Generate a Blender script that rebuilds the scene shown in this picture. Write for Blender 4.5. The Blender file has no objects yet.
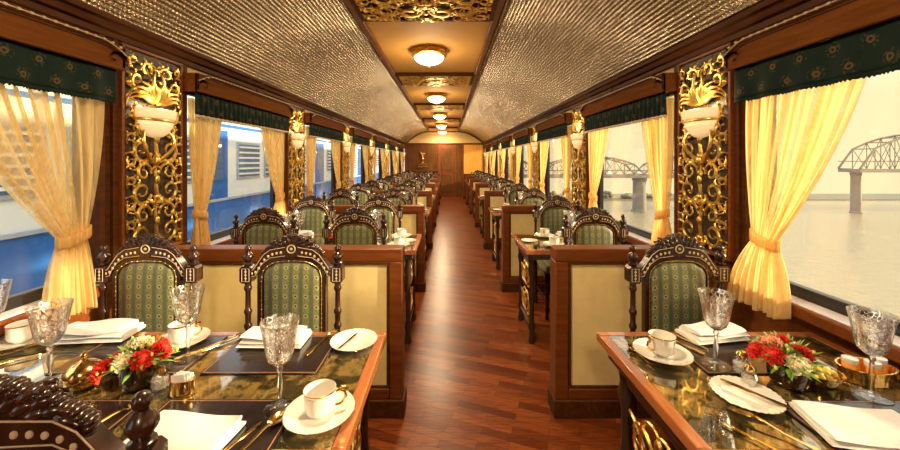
import bpy, math, random
from mathutils import Vector, Matrix
R = math.radians
PI = math.pi
random.seed(7)
scn = bpy.context.scene
COL = scn.collection
F, VX, VY, H = 363.0, 447.5, 160.5, 1.45          # focal length in pixels, vanishing point, eye height
XL, XR = -1.72, 1.50                               # inner wall faces
Y0, Y1 = -2.2, 14.5
PITCH = 1.95
TZ = 0.76                                          # table top height
ORD = ['nearest', 'second', 'third', 'fourth', 'fifth', 'sixth', 'seventh', 'eighth']

def tab(px, py, z=TZ):                             # point on the table plane under a pixel
    d = F * (H - z) / (py - VY)
    return ((px - VX) * d / F, d)

# ------------------------------------------------------------------ mesh builder
class MB:
    def __init__(s): s.v = []; s.f = []
    def add(s, vs, fs):
        n = len(s.v); s.v += [tuple(p) for p in vs]; s.f += [tuple(i + n for i in f) for f in fs]; return s
    def box(s, x0, x1, y0, y1, z0, z1):
        x0, x1 = min(x0, x1), max(x0, x1); y0, y1 = min(y0, y1), max(y0, y1); z0, z1 = min(z0, z1), max(z0, z1)
        vs = [(x, y, z) for x in (x0, x1) for y in (y0, y1) for z in (z0, z1)]
        return s.add(vs, [(0, 1, 3, 2), (4, 6, 7, 5), (0, 4, 5, 1), (2, 3, 7, 6), (0, 2, 6, 4), (1, 5, 7, 3)])
    def lathe(s, prof, seg=24, c=(0, 0, 0), sx=1, sy=1, rip=None, cap=True):
        vs = []; fs = []; n = len(prof)
        for r, z in prof:
            for k in range(seg):
                a = 2 * PI * k / seg
                rr = r * (rip(a, z) if rip else 1)
                vs.append((c[0] + rr * math.cos(a) * sx, c[1] + rr * math.sin(a) * sy, c[2] + z))
        for i in range(n - 1):
            for k in range(seg):
                k2 = (k + 1) % seg
                fs.append((i * seg + k, i * seg + k2, (i + 1) * seg + k2, (i + 1) * seg + k))
        if cap and prof[0][0] > 1e-5: fs.append(tuple(range(seg - 1, -1, -1)))
        if cap and prof[-1][0] > 1e-5: fs.append(tuple((n - 1) * seg + k for k in range(seg)))
        return s.add(vs, fs)
    def tube(s, pts, rad, seg=8, flat=1.0, up=(0, 1, 0), closed=False):
        pts = [Vector(p) for p in pts]; n = len(pts)
        if not hasattr(rad, '__len__'): rad = [rad] * n
        up = Vector(up); vs = []; fs = []
        for i, p in enumerate(pts):
            if closed: t = pts[(i + 1) % n] - pts[i - 1]
            else: t = pts[min(i + 1, n - 1)] - pts[max(i - 1, 0)]
            if t.length < 1e-9: t = Vector((0, 0, 1))
            t.normalize()
            a = t.cross(up)
            if a.length < 1e-3: a = t.cross(Vector((1, 0, 0.01)))
            a.normalize(); b = a.cross(t).normalized()
            for k in range(seg):
                th = 2 * PI * k / seg
                vs.append(p + a * math.cos(th) * rad[i] + b * math.sin(th) * rad[i] * flat)
        m = n if closed else n - 1
        for i in range(m):
            j = (i + 1) % n
            for k in range(seg):
                k2 = (k + 1) % seg
                fs.append((i * seg + k, i * seg + k2, j * seg + k2, j * seg + k))
        if not closed:
            fs.append(tuple(range(seg - 1, -1, -1))); fs.append(tuple((n - 1) * seg + k for k in range(seg)))
        return s.add(vs, fs)
    def prism(s, out, a0, a1, axis='y'):               # outline in the two other axes, extruded along axis
        n = len(out); vs = []
        for a in (a0, a1):
            for p, q in out:
                vs.append({'y': (p, a, q), 'x': (a, p, q), 'z': (p, q, a)}[axis])
        fs = [(i, (i + 1) % n, (i + 1) % n + n, i + n) for i in range(n)]
        fs.append(tuple(range(n - 1, -1, -1))); fs.append(tuple(range(n, 2 * n)))
        return s.add(vs, fs)
    def strip(s, lo, hi, y0, y1):                       # solid between two matching polylines (x,z)
        n = len(lo); vs = []
        for y in (y0, y1):
            vs += [(p[0], y, p[1]) for p in lo] + [(p[0], y, p[1]) for p in hi]
        fs = []
        for i in range(n - 1):
            fs.append((i, i + 1, n + i + 1, n + i)); fs.append((2 * n + i, 3 * n + i, 3 * n + i + 1, 2 * n + i + 1))
            fs.append((i, 2 * n + i, 2 * n + i + 1, i + 1)); fs.append((n + i, n + i + 1, 3 * n + i + 1, 3 * n + i))
        fs.append((0, n, 3 * n, 2 * n)); fs.append((n - 1, 3 * n - 1, 4 * n - 1, 2 * n - 1)[::-1])
        return s.add(vs, fs)
    def ell(s, c, r, seg=10, rings=6, rot=None):
        vs = []; fs = []
        c = Vector(c)
        for i in range(rings + 1):
            ph = PI * i / rings
            for k in range(seg):
                a = 2 * PI * k / seg
                p = Vector((r[0] * math.sin(ph) * math.cos(a), r[1] * math.sin(ph) * math.sin(a), r[2] * math.cos(ph)))
                if rot is not None: p = rot @ p
                vs.append(c + p)
        for i in range(rings):
            for k in range(seg):
                k2 = (k + 1) % seg
                fs.append((i * seg + k, (i + 1) * seg + k, (i + 1) * seg + k2, i * seg + k2))
        return s.add(vs, fs)
    def grid(s, nu, nv, fn, closed_u=False):
        vs = [fn(i / nu, j / nv) for j in range(nv + 1) for i in range(nu + (0 if closed_u else 1))]
        w = nu if closed_u else nu + 1
        fs = []
        for j in range(nv):
            for i in range(nu):
                i2 = (i + 1) % w
                fs.append((j * w + i, j * w + i2, (j + 1) * w + i2, (j + 1) * w + i))
        return s.add(vs, fs)
    def xf(s, M, i0=0):
        s.v[i0:] = [tuple(M @ Vector(p)) for p in s.v[i0:]]; return s

def obj(name, mb, mat, parent=None, bev=0, ang=35, sub=0, solid=0):
    me = bpy.data.meshes.new(name)
    me.from_pydata(mb.v, [], mb.f); me.validate(); me.update()
    me.materials.append(mat)
    me.shade_smooth(); me.set_sharp_from_angle(angle=R(ang))
    o = bpy.data.objects.new(name, me); COL.objects.link(o)
    if parent: o.parent = parent
    if solid:
        m = o.modifiers.new('Solidify', 'SOLIDIFY'); m.thickness = solid; m.offset = 0
    if bev:
        m = o.modifiers.new('Bevel', 'BEVEL'); m.width = bev; m.segments = 2; m.limit_method = 'ANGLE'; m.angle_limit = R(40); m.harden_normals = False
    if sub:
        m = o.modifiers.new('Subdivision', 'SUBSURF'); m.levels = sub; m.render_levels = sub
    return o
def tag(o, label, cat, group=None, kind=None):
    o['label'] = label; o['category'] = cat
    if group: o['group'] = group
    if kind: o['kind'] = kind
    return o
def thing(name, label, cat, loc=(0, 0, 0), rz=0, group=None):
    o = bpy.data.objects.new(name, None); COL.objects.link(o); o.empty_display_size = .05
    o.location = loc; o.rotation_euler = (0, 0, rz)
    return tag(o, label, cat, group)
def struct(name, mb, mat, bev=0, ang=35):
    o = obj(name, mb, mat, None, bev, ang); o['kind'] = 'structure'; return o
KIDS = {}
def kids(o): return [c for c in bpy.data.objects if c.parent == o]
def tree(o):
    if o.name not in KIDS: KIDS[o.name] = [(c, tree(c)) for c in kids(o)]
    return KIDS[o.name]
def _cp(o, sub, parent):
    c = o.copy(); COL.objects.link(c); c.parent = parent
    for ch, g in sub: _cp(ch, g, c)
    return c
def dup(root, loc, rz=0, label=None, scale=None, group=None):
    c = _cp(root, tree(root), None)
    c.location = loc; c.rotation_euler = (0, 0, rz)
    if scale: c.scale = (scale,) * 3
    if label: c['label'] = label
    if group: c['group'] = group
    return c
USED = set()
def place(root, loc, rz=0, label=None, scale=None, group=None):   # first call moves the prototype itself
    if root.name in USED: return dup(root, loc, rz, label, scale, group)
    tree(root); USED.add(root.name); root.location = loc; root.rotation_euler = (0, 0, rz)
    if scale: root.scale = (scale,) * 3
    if label: root['label'] = label
    if group: root['group'] = group
    return root

# ------------------------------------------------------------------ materials
def new(name):
    m = bpy.data.materials.new(name); m.use_nodes = True
    nt = m.node_tree; b = nt.nodes['Principled BSDF']
    return m, nt, b
def ND(nt, t, **k):
    n = nt.nodes.new(t)
    for a, v in k.items(): setattr(n, a, v)
    return n
def coords(nt, scale=(1, 1, 1), rot=(0, 0, 0), loc=(0, 0, 0)):
    tc = ND(nt, 'ShaderNodeTexCoord'); mp = ND(nt, 'ShaderNodeMapping')
    mp.inputs['Scale'].default_value = scale; mp.inputs['Rotation'].default_value = rot; mp.inputs['Location'].default_value = loc
    nt.links.new(tc.outputs['Object'], mp.inputs['Vector']); return mp.outputs['Vector']
def ramp(nt, fac, stops):
    r = ND(nt, 'ShaderNodeValToRGB'); e = r.color_ramp.elements
    while len(e) < len(stops): e.new(.5)
    for i, (p, c) in enumerate(stops): e[i].position = p; e[i].color = (*c, 1)
    nt.links.new(fac, r.inputs['Fac']); return r.outputs['Color']
def bump(nt, b, h, s=.3, d=.01):
    n = ND(nt, 'ShaderNodeBump'); n.inputs['Strength'].default_value = s; n.inputs['Distance'].default_value = d
    nt.links.new(h, n.inputs['Height']); nt.links.new(n.outputs['Normal'], b.inputs['Normal'])
def noise(nt, vec, scale, detail=4, rough=.55):
    n = ND(nt, 'ShaderNodeTexNoise'); n.inputs['Scale'].default_value = scale; n.inputs['Detail'].default_value = detail
    n.inputs['Roughness'].default_value = rough
    nt.links.new(vec, n.inputs['Vector']); return n.outputs['Fac']
def math_(nt, op, a, b=None):
    n = ND(nt, 'ShaderNodeMath', operation=op)
    for i, v in enumerate((a, b)):
        if v is None: continue
        if isinstance(v, (int, float)): n.inputs[i].default_value = v
        else: nt.links.new(v, n.inputs[i])
    return n.outputs[0]
def mix(nt, f, a, b):
    n = ND(nt, 'ShaderNodeMix', data_type='RGBA')
    if isinstance(f, (int, float)): n.inputs[0].default_value = f
    else: nt.links.new(f, n.inputs[0])
    for i, v in ((6, a), (7, b)):
        if isinstance(v, tuple): n.inputs[i].default_value = (*v, 1)
        else: nt.links.new(v, n.inputs[i])
    return n.outputs[2]
def facing(nt, lo, hi):                            # Schlick reflectance, the same from both sides of thin glass
    lw = ND(nt, 'ShaderNodeLayerWeight'); lw.inputs['Blend'].default_value = .5
    return math_(nt, 'ADD', math_(nt, 'MULTIPLY', math_(nt, 'POWER', lw.outputs['Facing'], 4), hi), lo)
def simple(name, c, rough=.5, metal=0, var=.12, scale=30, bmp=.05, coat=0, spec=.5):
    m, nt, b = new(name)
    v = coords(nt); f = noise(nt, v, scale)
    lo = tuple(x * (1 - var) for x in c); hi = tuple(min(1, x * (1 + var)) for x in c)
    nt.links.new(ramp(nt, f, [(.3, lo), (.7, hi)]), b.inputs['Base Color'])
    b.inputs['Roughness'].default_value = rough; b.inputs['Metallic'].default_value = metal
    b.inputs['Coat Weight'].default_value = coat; b.inputs['Specular IOR Level'].default_value = spec
    if bmp: bump(nt, b, f, bmp, .003)
    return m
def wood(name, c1, c2, rough=.3, grain=(3, 3, 40), coat=.3, spec=.5):
    m, nt, b = new(name)
    v = coords(nt, grain); f = noise(nt, v, 1.6, 6, .6)
    nt.links.new(ramp(nt, f, [(.3, c1), (.7, c2)]), b.inputs['Base Color'])
    b.inputs['Roughness'].default_value = rough; b.inputs['Coat Weight'].default_value = coat
    b.inputs['Coat Roughness'].default_value = .12; b.inputs['Specular IOR Level'].default_value = spec
    bump(nt, b, f, .06, .002); return m

M = {}
M['trim'] = wood('mahogany_trim', (.05, .015, .004), (.105, .033, .009), .55, (30, 3, 30), 0, .12)
M['frame'] = wood('partition_wood', (.12, .031, .006), (.21, .058, .012), .4, (3, 30, 30), 0, .25)
M['chair'] = wood('dark_chair_wood', (.016, .006, .004), (.052, .018, .009), .25, (20, 20, 4))
M['pelmet_wood'] = wood('pelmet_wood', (.10, .033, .008), (.17, .058, .013), .8, (30, 3, 30), 0, .03)
M['table_edge'] = wood('table_edge_wood', (.24, .07, .02), (.42, .14, .042), .2, (30, 3, 30), .6)
M['black_wood'] = wood('black_turned_wood', (.018, .011, .009), (.05, .025, .015), .3, (20, 20, 4))
M['farwood'] = wood('far_wall_wood', (.085, .032, .008), (.16, .062, .014), .6, (14, 14, 2), 0, .15)
M['amberwood'] = wood('amber_wood', (.66, .30, .045), (.82, .4, .06), .5, (14, 14, 2), 0)
M['cream'] = simple('cream_leather', (.84, .65, .29), .55, 0, .06, 14, .08)
M['frieze'] = simple('frieze_paint', (.62, .40, .15), .6, 0, .06, 8, 0)
M['ceil_amber'] = simple('amber_ceiling_paint', (.60, .32, .07), .7, 0, .05, 3, 0)
M['archcream'] = simple('arch_paint', (.72, .52, .22), .6, 0, .05, 4, 0)
M['gold'] = simple('gilded_carving', (.95, .58, .16), .3, 1, .25, 45, .2)
M['goldware'] = simple('gold_metal', (.86, .58, .2), .16, 1, .06, 60, .02)
M['inlay'] = simple('bone_inlay', (.56, .42, .28), .4, 0, .1, 60, 0)
M['backing'] = simple('dark_backing', (.05, .028, .014), .5)
M['china'] = simple('white_china', (.74, .70, .63), .12, 0, .02, 20, 0, .5)
M['linen'] = simple('white_linen', (.74, .70, .65), .8, 0, .05, 60, .15)
M['black'] = simple('black_rubber', (.012, .012, .014), .3)
M['sill'] = simple('grey_sill', (.78, .74, .74), .25, 0, .05, 20, 0)
M['leaf'] = simple('green_leaf', (.20, .34, .05), .5, 0, .4, 60, .1)
M['red'] = simple('red_petal', (.68, .03, .015), .6, 0, .3, 90, .1)
M['creamp'] = simple('cream_petal', (.88, .80, .55), .6, 0, .12, 90, .1)
M['pinkp'] = simple('salmon_petal', (.82, .36, .2), .6, 0, .2, 90, .1)
M['bud'] = simple('yellow_bud', (.7, .6, .12), .6, 0, .3, 90, .1)
M['butter'] = simple('butter_yellow', (.88, .62, .12), .4, 0, .15, 70, .2)
M['jam'] = simple('orange_jam', (.85, .32, .04), .15, 0, .15, 30, 0)
M['sachet'] = simple('paper_sachet', (.88, .84, .78), .6, 0, .03, 50, .1)

def scene_mats():
    # parquet
    m, nt, b = new('parquet'); v = coords(nt, (1, 1, 1), (0, 0, R(20)))
    br = ND(nt, 'ShaderNodeTexBrick', offset=.45)
    nt.links.new(v, br.inputs['Vector'])
    for k, x in (('Scale', 1), ('Brick Width', .34), ('Row Height', .055), ('Mortar Size', .0012), ('Bias', 0)): br.inputs[k].default_value = x
    br.inputs['Color1'].default_value = (.105, .020, .005, 1); br.inputs['Color2'].default_value = (.27, .066, .015, 1); br.inputs['Mortar'].default_value = (.035, .008, .005, 1)
    g = noise(nt, coords(nt, (4, 50, 4), (0, 0, R(20))), 1.5, 5)
    c = mix(nt, math_(nt, 'MULTIPLY', math_(nt, 'GREATER_THAN', g, .52), .45), br.outputs['Color'], (.06, .011, .003))
    nt.links.new(c, b.inputs['Base Color'])
    b.inputs['Roughness'].default_value = .28; b.inputs['Specular IOR Level'].default_value = .22; b.inputs['Coat Weight'].default_value = 0; b.inputs['Coat Roughness'].default_value = .22
    bump(nt, b, math_(nt, 'SUBTRACT', 1.0, br.outputs['Fac']), .2, .002); M['floor'] = m
    # pressed metal ceiling
    m, nt, b = new('pressed_metal_ceiling'); v = coords(nt)
    sp = ND(nt, 'ShaderNodeSeparateXYZ'); nt.links.new(v, sp.inputs[0])
    n1 = noise(nt, v, 60, 2); n2 = noise(nt, v, 2.2, 2); n3 = noise(nt, coords(nt, (22, 1, 22)), 3, 2)
    ph = math_(nt, 'MULTIPLY', n3, 14)
    w = math_(nt, 'SINE', math_(nt, 'ADD', math_(nt, 'MULTIPLY', sp.outputs['Y'], 2 * PI / .026), ph))
    dark = math_(nt, 'GREATER_THAN', math_(nt, 'ADD', w, math_(nt, 'MULTIPLY', n1, .5)), .95)
    base = mix(nt, n1, (.26, .22, .16), (.66, .60, .49)); base = mix(nt, math_(nt, 'MULTIPLY', n2, .5), base, (.42, .32, .18))
    nt.links.new(mix(nt, math_(nt, 'MULTIPLY', dark, .85), base, (.16, .11, .06)), b.inputs['Base Color'])
    b.inputs['Metallic'].default_value = .95; b.inputs['Roughness'].default_value = .25
    bump(nt, b, math_(nt, 'ADD', math_(nt, 'MULTIPLY', w, .5), math_(nt, 'MULTIPLY', n1, .6)), .45, .003); M['tin'] = m
    # marbled mirror table surface
    m, nt, b = new('marbled_table_glass'); v = coords(nt)
    n1 = noise(nt, v, 9, 6, .7); n2 = noise(nt, v, 30, 4, .7)
    f = math_(nt, 'ADD', math_(nt, 'MULTIPLY', n1, .7), math_(nt, 'MULTIPLY', n2, .3))
    nt.links.new(ramp(nt, f, [(.40, (.014, .014, .007)), (.49, (.07, .05, .015)), (.55, (.40, .26, .07)), (.62, (.05, .055, .022))]), b.inputs['Base Color'])
    b.inputs['Roughness'].default_value = .07; b.inputs['Metallic'].default_value = .5; b.inputs['Coat Weight'].default_value = 1; b.inputs['Coat Roughness'].default_value = .03; b.inputs['Coat IOR'].default_value = 1.9
    M['marble'] = m
    # leather mat
    M['mat'] = simple('dark_leather_mat', (.022, .013, .011), .2, 0, .2, 25, .06, .2)
    M['mat_line'] = simple('copper_stitch', (.36, .17, .08), .4)
    # chair brocade: vertical bands, sprigs and dark dots
    m, nt, b = new('green_brocade'); tc = ND(nt, 'ShaderNodeTexCoord'); sp = ND(nt, 'ShaderNodeSeparateXYZ')
    nt.links.new(tc.outputs['Object'], sp.inputs[0])
    X, Z, Yc = sp.outputs['X'], sp.outputs['Z'], sp.outputs['Y']
    Zs = math_(nt, 'ADD', Z, Yc)
    band = math_(nt, 'ABSOLUTE', math_(nt, 'SINE', math_(nt, 'MULTIPLY', X, PI / .048)))
    band = math_(nt, 'GREATER_THAN', band, .55)
    n = noise(nt, coords(nt, (1, 1, 1)), 170, 2)
    n0 = math_(nt, 'GREATER_THAN', n, .52)
    base = mix(nt, band, (.075, .085, .04), (.17, .165, .062))
    base = mix(nt, math_(nt, 'MULTIPLY', n0, .7), base, (.055, .07, .032))
    dx = math_(nt, 'SUBTRACT', math_(nt, 'FRACT', math_(nt, 'DIVIDE', math_(nt, 'ADD', X, 5.018), .072)), .25)
    dx2 = math_(nt, 'SUBTRACT', math_(nt, 'FRACT', math_(nt, 'DIVIDE', math_(nt, 'ADD', X, 4.8), .048)), .5)
    dz = math_(nt, 'SUBTRACT', math_(nt, 'FRACT', math_(nt, 'DIVIDE', Zs, .047)), .5)
    dd = math_(nt, 'SQRT', math_(nt, 'ADD', math_(nt, 'POWER', dx2, 2), math_(nt, 'POWER', dz, 2)))
    dot = math_(nt, 'LESS_THAN', dd, .10); ring = math_(nt, 'LESS_THAN', dd, .22)
    base = mix(nt, ring, base, (.27, .25, .09)); base = mix(nt, dot, base, (.012, .02, .02))
    nt.links.new(base, b.inputs['Base Color']); b.inputs['Roughness'].default_value = .55
    b.inputs['Sheen Weight'].default_value = .2; bump(nt, b, n, .15, .002); M['brocade'] = m
    # valance fabric
    m, nt, b = new('green_valance_fabric'); tc = ND(nt, 'ShaderNodeTexCoord'); sp = ND(nt, 'ShaderNodeSeparateXYZ')
    nt.links.new(tc.outputs['Object'], sp.inputs[0]); Y, Z = sp.outputs['Y'], sp.outputs['Z']
    row = math_(nt, 'FLOOR', math_(nt, 'DIVIDE', Z, .075))
    yy = math_(nt, 'ADD', math_(nt, 'DIVIDE', Y, .12), math_(nt, 'MULTIPLY', row, .5))
    a = math_(nt, 'MULTIPLY', math_(nt, 'SUBTRACT', math_(nt, 'FRACT', yy), .5), .12)
    c = math_(nt, 'MULTIPLY', math_(nt, 'SUBTRACT', math_(nt, 'FRACT', math_(nt, 'DIVIDE', Z, .075)), .5), .075)
    d = math_(nt, 'SQRT', math_(nt, 'ADD', math_(nt, 'POWER', a, 2), math_(nt, 'POWER', c, 2)))
    r = math_(nt, 'MULTIPLY', math_(nt, 'LESS_THAN', d, .013), math_(nt, 'GREATER_THAN', d, .006))
    n = noise(nt, coords(nt), 90, 3); wide = math_(nt, 'MULTIPLY', math_(nt, 'LESS_THAN', d, .03), math_(nt, 'GREATER_THAN', n, .55))
    base = mix(nt, n, (.002, .008, .006), (.007, .020, .015)); base = mix(nt, math_(nt, 'MULTIPLY', wide, .3), base, (.10, .09, .03))
    base = mix(nt, r, base, (.09, .055, .02))
    nt.links.new(base, b.inputs['Base Color']); b.inputs['Roughness'].default_value = .75; b.inputs['Specular IOR Level'].default_value = .15; bump(nt, b, n, .1, .002); M['valance'] = m
    # sheer curtain
    m, nt, b = new('sheer_curtain'); tc = ND(nt, 'ShaderNodeTexCoord')
    nz = noise(nt, coords(nt, (1, 60, 3)), 3, 3)
    out = nt.nodes['Material Output']; nt.nodes.remove(b)
    dif = ND(nt, 'ShaderNodeBsdfDiffuse'); tr = ND(nt, 'ShaderNodeBsdfTranslucent'); tp = ND(nt, 'ShaderNodeBsdfTransparent')
    nf = noise(nt, coords(nt, (1, 9, .35)), 2.4, 2)
    colr = mix(nt, nf, (.84, .58, .22), (.97, .80, .46))
    nt.links.new(colr, dif.inputs['Color']); nt.links.new(colr, tr.inputs['Color'])
    tp.inputs['Color'].default_value = (1, .90, .66, 1)
    tf = ND(nt, 'ShaderNodeMapRange'); nt.links.new(nf, tf.inputs['Value'])
    for k_, v_ in (('From Min', .40), ('From Max', .62), ('To Min', .12), ('To Max', .66)): tf.inputs[k_].default_value = v_
    fine = math_(nt, 'MULTIPLY', math_(nt, 'SUBTRACT', nz, .5), .5)
    m1 = ND(nt, 'ShaderNodeMixShader'); m1.inputs[0].default_value = .5; nt.links.new(dif.outputs[0], m1.inputs[1]); nt.links.new(tr.outputs[0], m1.inputs[2])
    m2 = ND(nt, 'ShaderNodeMixShader'); nt.links.new(math_(nt, 'ADD', tf.outputs[0], fine), m2.inputs[0])
    nt.links.new(m1.outputs[0], m2.inputs[1]); nt.links.new(tp.outputs[0], m2.inputs[2]); nt.links.new(m2.outputs[0], out.inputs[0]); M['sheer'] = m
    # panes
    m, nt, b = new('window_glass'); out = nt.nodes['Material Output']; nt.nodes.remove(b)
    gl = ND(nt, 'ShaderNodeBsdfGlossy'); gl.inputs['Roughness'].default_value = .01; tp = ND(nt, 'ShaderNodeBsdfTransparent'); tp.inputs['Color'].default_value = (.98, .98, .97, 1)
    fr = facing(nt, .03, .5)
    mx = ND(nt, 'ShaderNodeMixShader'); nt.links.new(fr, mx.inputs[0]); nt.links.new(tp.outputs[0], mx.inputs[1]); nt.links.new(gl.outputs[0], mx.inputs[2]); nt.links.new(mx.outputs[0], out.inputs[0]); M['pane'] = m
    # crystal, plain and cut
    for nm, cut in (('crystal', 0), ('cut_crystal', 1)):
        m, nt, b = new(nm); out = nt.nodes['Material Output']; nt.nodes.remove(b)
        gl = ND(nt, 'ShaderNodeBsdfGlass'); gl.inputs['Roughness'].default_value = 0; gl.inputs['IOR'].default_value = 1.42; last = gl
        tp = ND(nt, 'ShaderNodeBsdfTransparent'); m0 = ND(nt, 'ShaderNodeMixShader'); m0.inputs[0].default_value = .35 if cut else .15
        nt.links.new(gl.outputs[0], m0.inputs[1]); nt.links.new(tp.outputs[0], m0.inputs[2]); last = m0
        if cut:
            vo = ND(nt, 'ShaderNodeTexVoronoi', feature='DISTANCE_TO_EDGE'); vo.inputs['Scale'].default_value = 88; nt.links.new(coords(nt, (1, 1, .75)), vo.inputs['Vector'])
            ln = math_(nt, 'LESS_THAN', vo.outputs['Distance'], .045)
            rf = ND(nt, 'ShaderNodeBsdfGlossy'); rf.inputs['Roughness'].default_value = .2; rf.inputs['Color'].default_value = (.95, .93, .9, 1)
            m3 = ND(nt, 'ShaderNodeMixShader'); nt.links.new(math_(nt, 'MULTIPLY', ln, .8), m3.inputs[0]); nt.links.new(last.outputs[0], m3.inputs[1]); nt.links.new(rf.outputs[0], m3.inputs[2]); last = m3
        nt.links.new(last.outputs[0], out.inputs[0]); M[nm] = m
    m, nt, b = new('amber_glass'); b.inputs['Base Color'].default_value = (.035, .014, .005, 1); b.inputs['Roughness'].default_value = .06
    b.inputs['Coat Weight'].default_value = 1; n = noise(nt, coords(nt), 60); bump(nt, b, n, .3, .003); M['amber'] = m
    # glowing lamp glass
    for nm, c, s in (('lamp_glass', (1, .80, .48), 8.0), ('sconce_glass', (1, .66, .32), .55)):
        m, nt, b = new(nm); b.inputs['Base Color'].default_value = (.85, .72, .5, 1); b.inputs['Roughness'].default_value = .35
        n = noise(nt, coords(nt), 12); nt.links.new(mix(nt, n, c, tuple(x * .8 for x in c)), b.inputs['Emission Color']); b.inputs['Emission Strength'].default_value = s; M[nm] = m
    # water
    m, nt, b = new('river_water'); v = coords(nt, (1, .5, 1)); n = noise(nt, v, 1.1, 5, .6)
    b.inputs['Base Color'].default_value = (.36, .29, .16, 1); b.inputs['Roughness'].default_value = .16; b.inputs['Specular IOR Level'].default_value = .6
    bump(nt, b, n, .9, .35); M['water'] = m
    M['ground'] = simple('track_ballast', (.42, .38, .33), .9, 0, .3, 4, .3)
    M['steel'] = simple('hazy_bridge_steel', (.20, .165, .13), .7, 0, .1, 2, 0)
    M['pierstone'] = simple('bridge_pier_stone', (.24, .20, .155), .8, 0, .12, .6, .1)
    M['hazetree'] = simple('far_bank_trees', (.17, .155, .10), .9, 0, .15, .4, 0)
    M['coach_blue'] = simple('coach_blue_paint', (.03, .17, .60), .25, 0, .08, 3, 0)
    M['coach_white'] = simple('coach_white_paint', (.88, .96, 1.0), .3, 0, .04, 3, 0)
    M['coach_grey'] = simple('coach_grey_metal', (.42, .50, .60), .4, 0, .08, 8, 0)
    M['coach_dark'] = simple('coach_dark_window', (.10, .20, .38), .1, 0, .2, 2, 0)
scene_mats()

# ------------------------------------------------------------------ setting
struct('floor', MB().box(XL - .1, XR + .1, Y0, Y1 + .1, -.06, 0), M['floor'])
PIERS = [.17 + PITCH * k for k in range(-1, 8)]            # pier centres; windows lie between them
PH, PF = .35, .25                                     # pier reach towards and away from the camera
Z_SILL, Z_HEAD = .84, 1.93
# ceiling arch
def arch(n=14):
    pts = []
    for i in range(n + 1):
        t = i / n; pts.append((-1.66 + (1.66 - .71) * t, 2.13 + .49 * (1 - (1 - t) ** 2)))
    for i in range(n + 1):
        t = 1 - i / n; pts.append((1.44 - (1.44 - .38) * t, 2.13 + .49 * (1 - (1 - t) ** 2)))
    return pts
AR = arch()
half = len(AR) // 2
def shell(name, pts, mat):
    mb = MB(); n = len(pts)
    vs = [(p[0], y, p[1] + dz) for dz in (0, .03) for y in (Y0, Y1) for p in pts]
    fs = []
    for i in range(n - 1):
        fs.append((i, i + 1, n + i + 1, n + i)); fs.append((2 * n + i, 3 * n + i, 3 * n + i + 1, 2 * n + i + 1))
    mb.add(vs, fs); return struct(name, mb, mat, 0, 60)
def ribbed(pts, pitch=.027, per=6):
    L = [0]
    for p, q in zip(pts[:-1], pts[1:]): L.append(L[-1] + math.hypot(q[0] - p[0], q[1] - p[1]))
    n = int(L[-1] / pitch) * per; out = []
    for i in range(n + 1):
        sd = L[-1] * i / n; k = max(j for j in range(len(L)) if L[j] <= sd + 1e-9); k = min(k, len(pts) - 2)
        t = (sd - L[k]) / (L[k + 1] - L[k]); p, q = pts[k], pts[k + 1]
        nx, nz = (q[1] - p[1]), -(q[0] - p[0]); nl = math.hypot(nx, nz)
        h = .011 * abs(math.sin(PI * i / per))
        out.append((p[0] + (q[0] - p[0]) * t + nx / nl * h, p[1] + (q[1] - p[1]) * t + nz / nl * h))
    return out
AF = arch(60); hf = len(AF) // 2
c1 = shell('ceiling', ribbed(AF[:hf]), M['tin']); c2 = shell('ceiling_right', ribbed(AF[hf:][::-1])[::-1], M['tin'])
struct('ceiling_center', MB().box(-.71, .38, Y0, Y1, 2.62, 2.66), M['ceil_amber'])
for s, x0 in (('left', -.74), ('right', .36)):
    struct('trim_ceiling_' + s, MB().box(x0, x0 + .05, Y0, Y1, 2.585, 2.63), M['frame'], .008)
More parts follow.
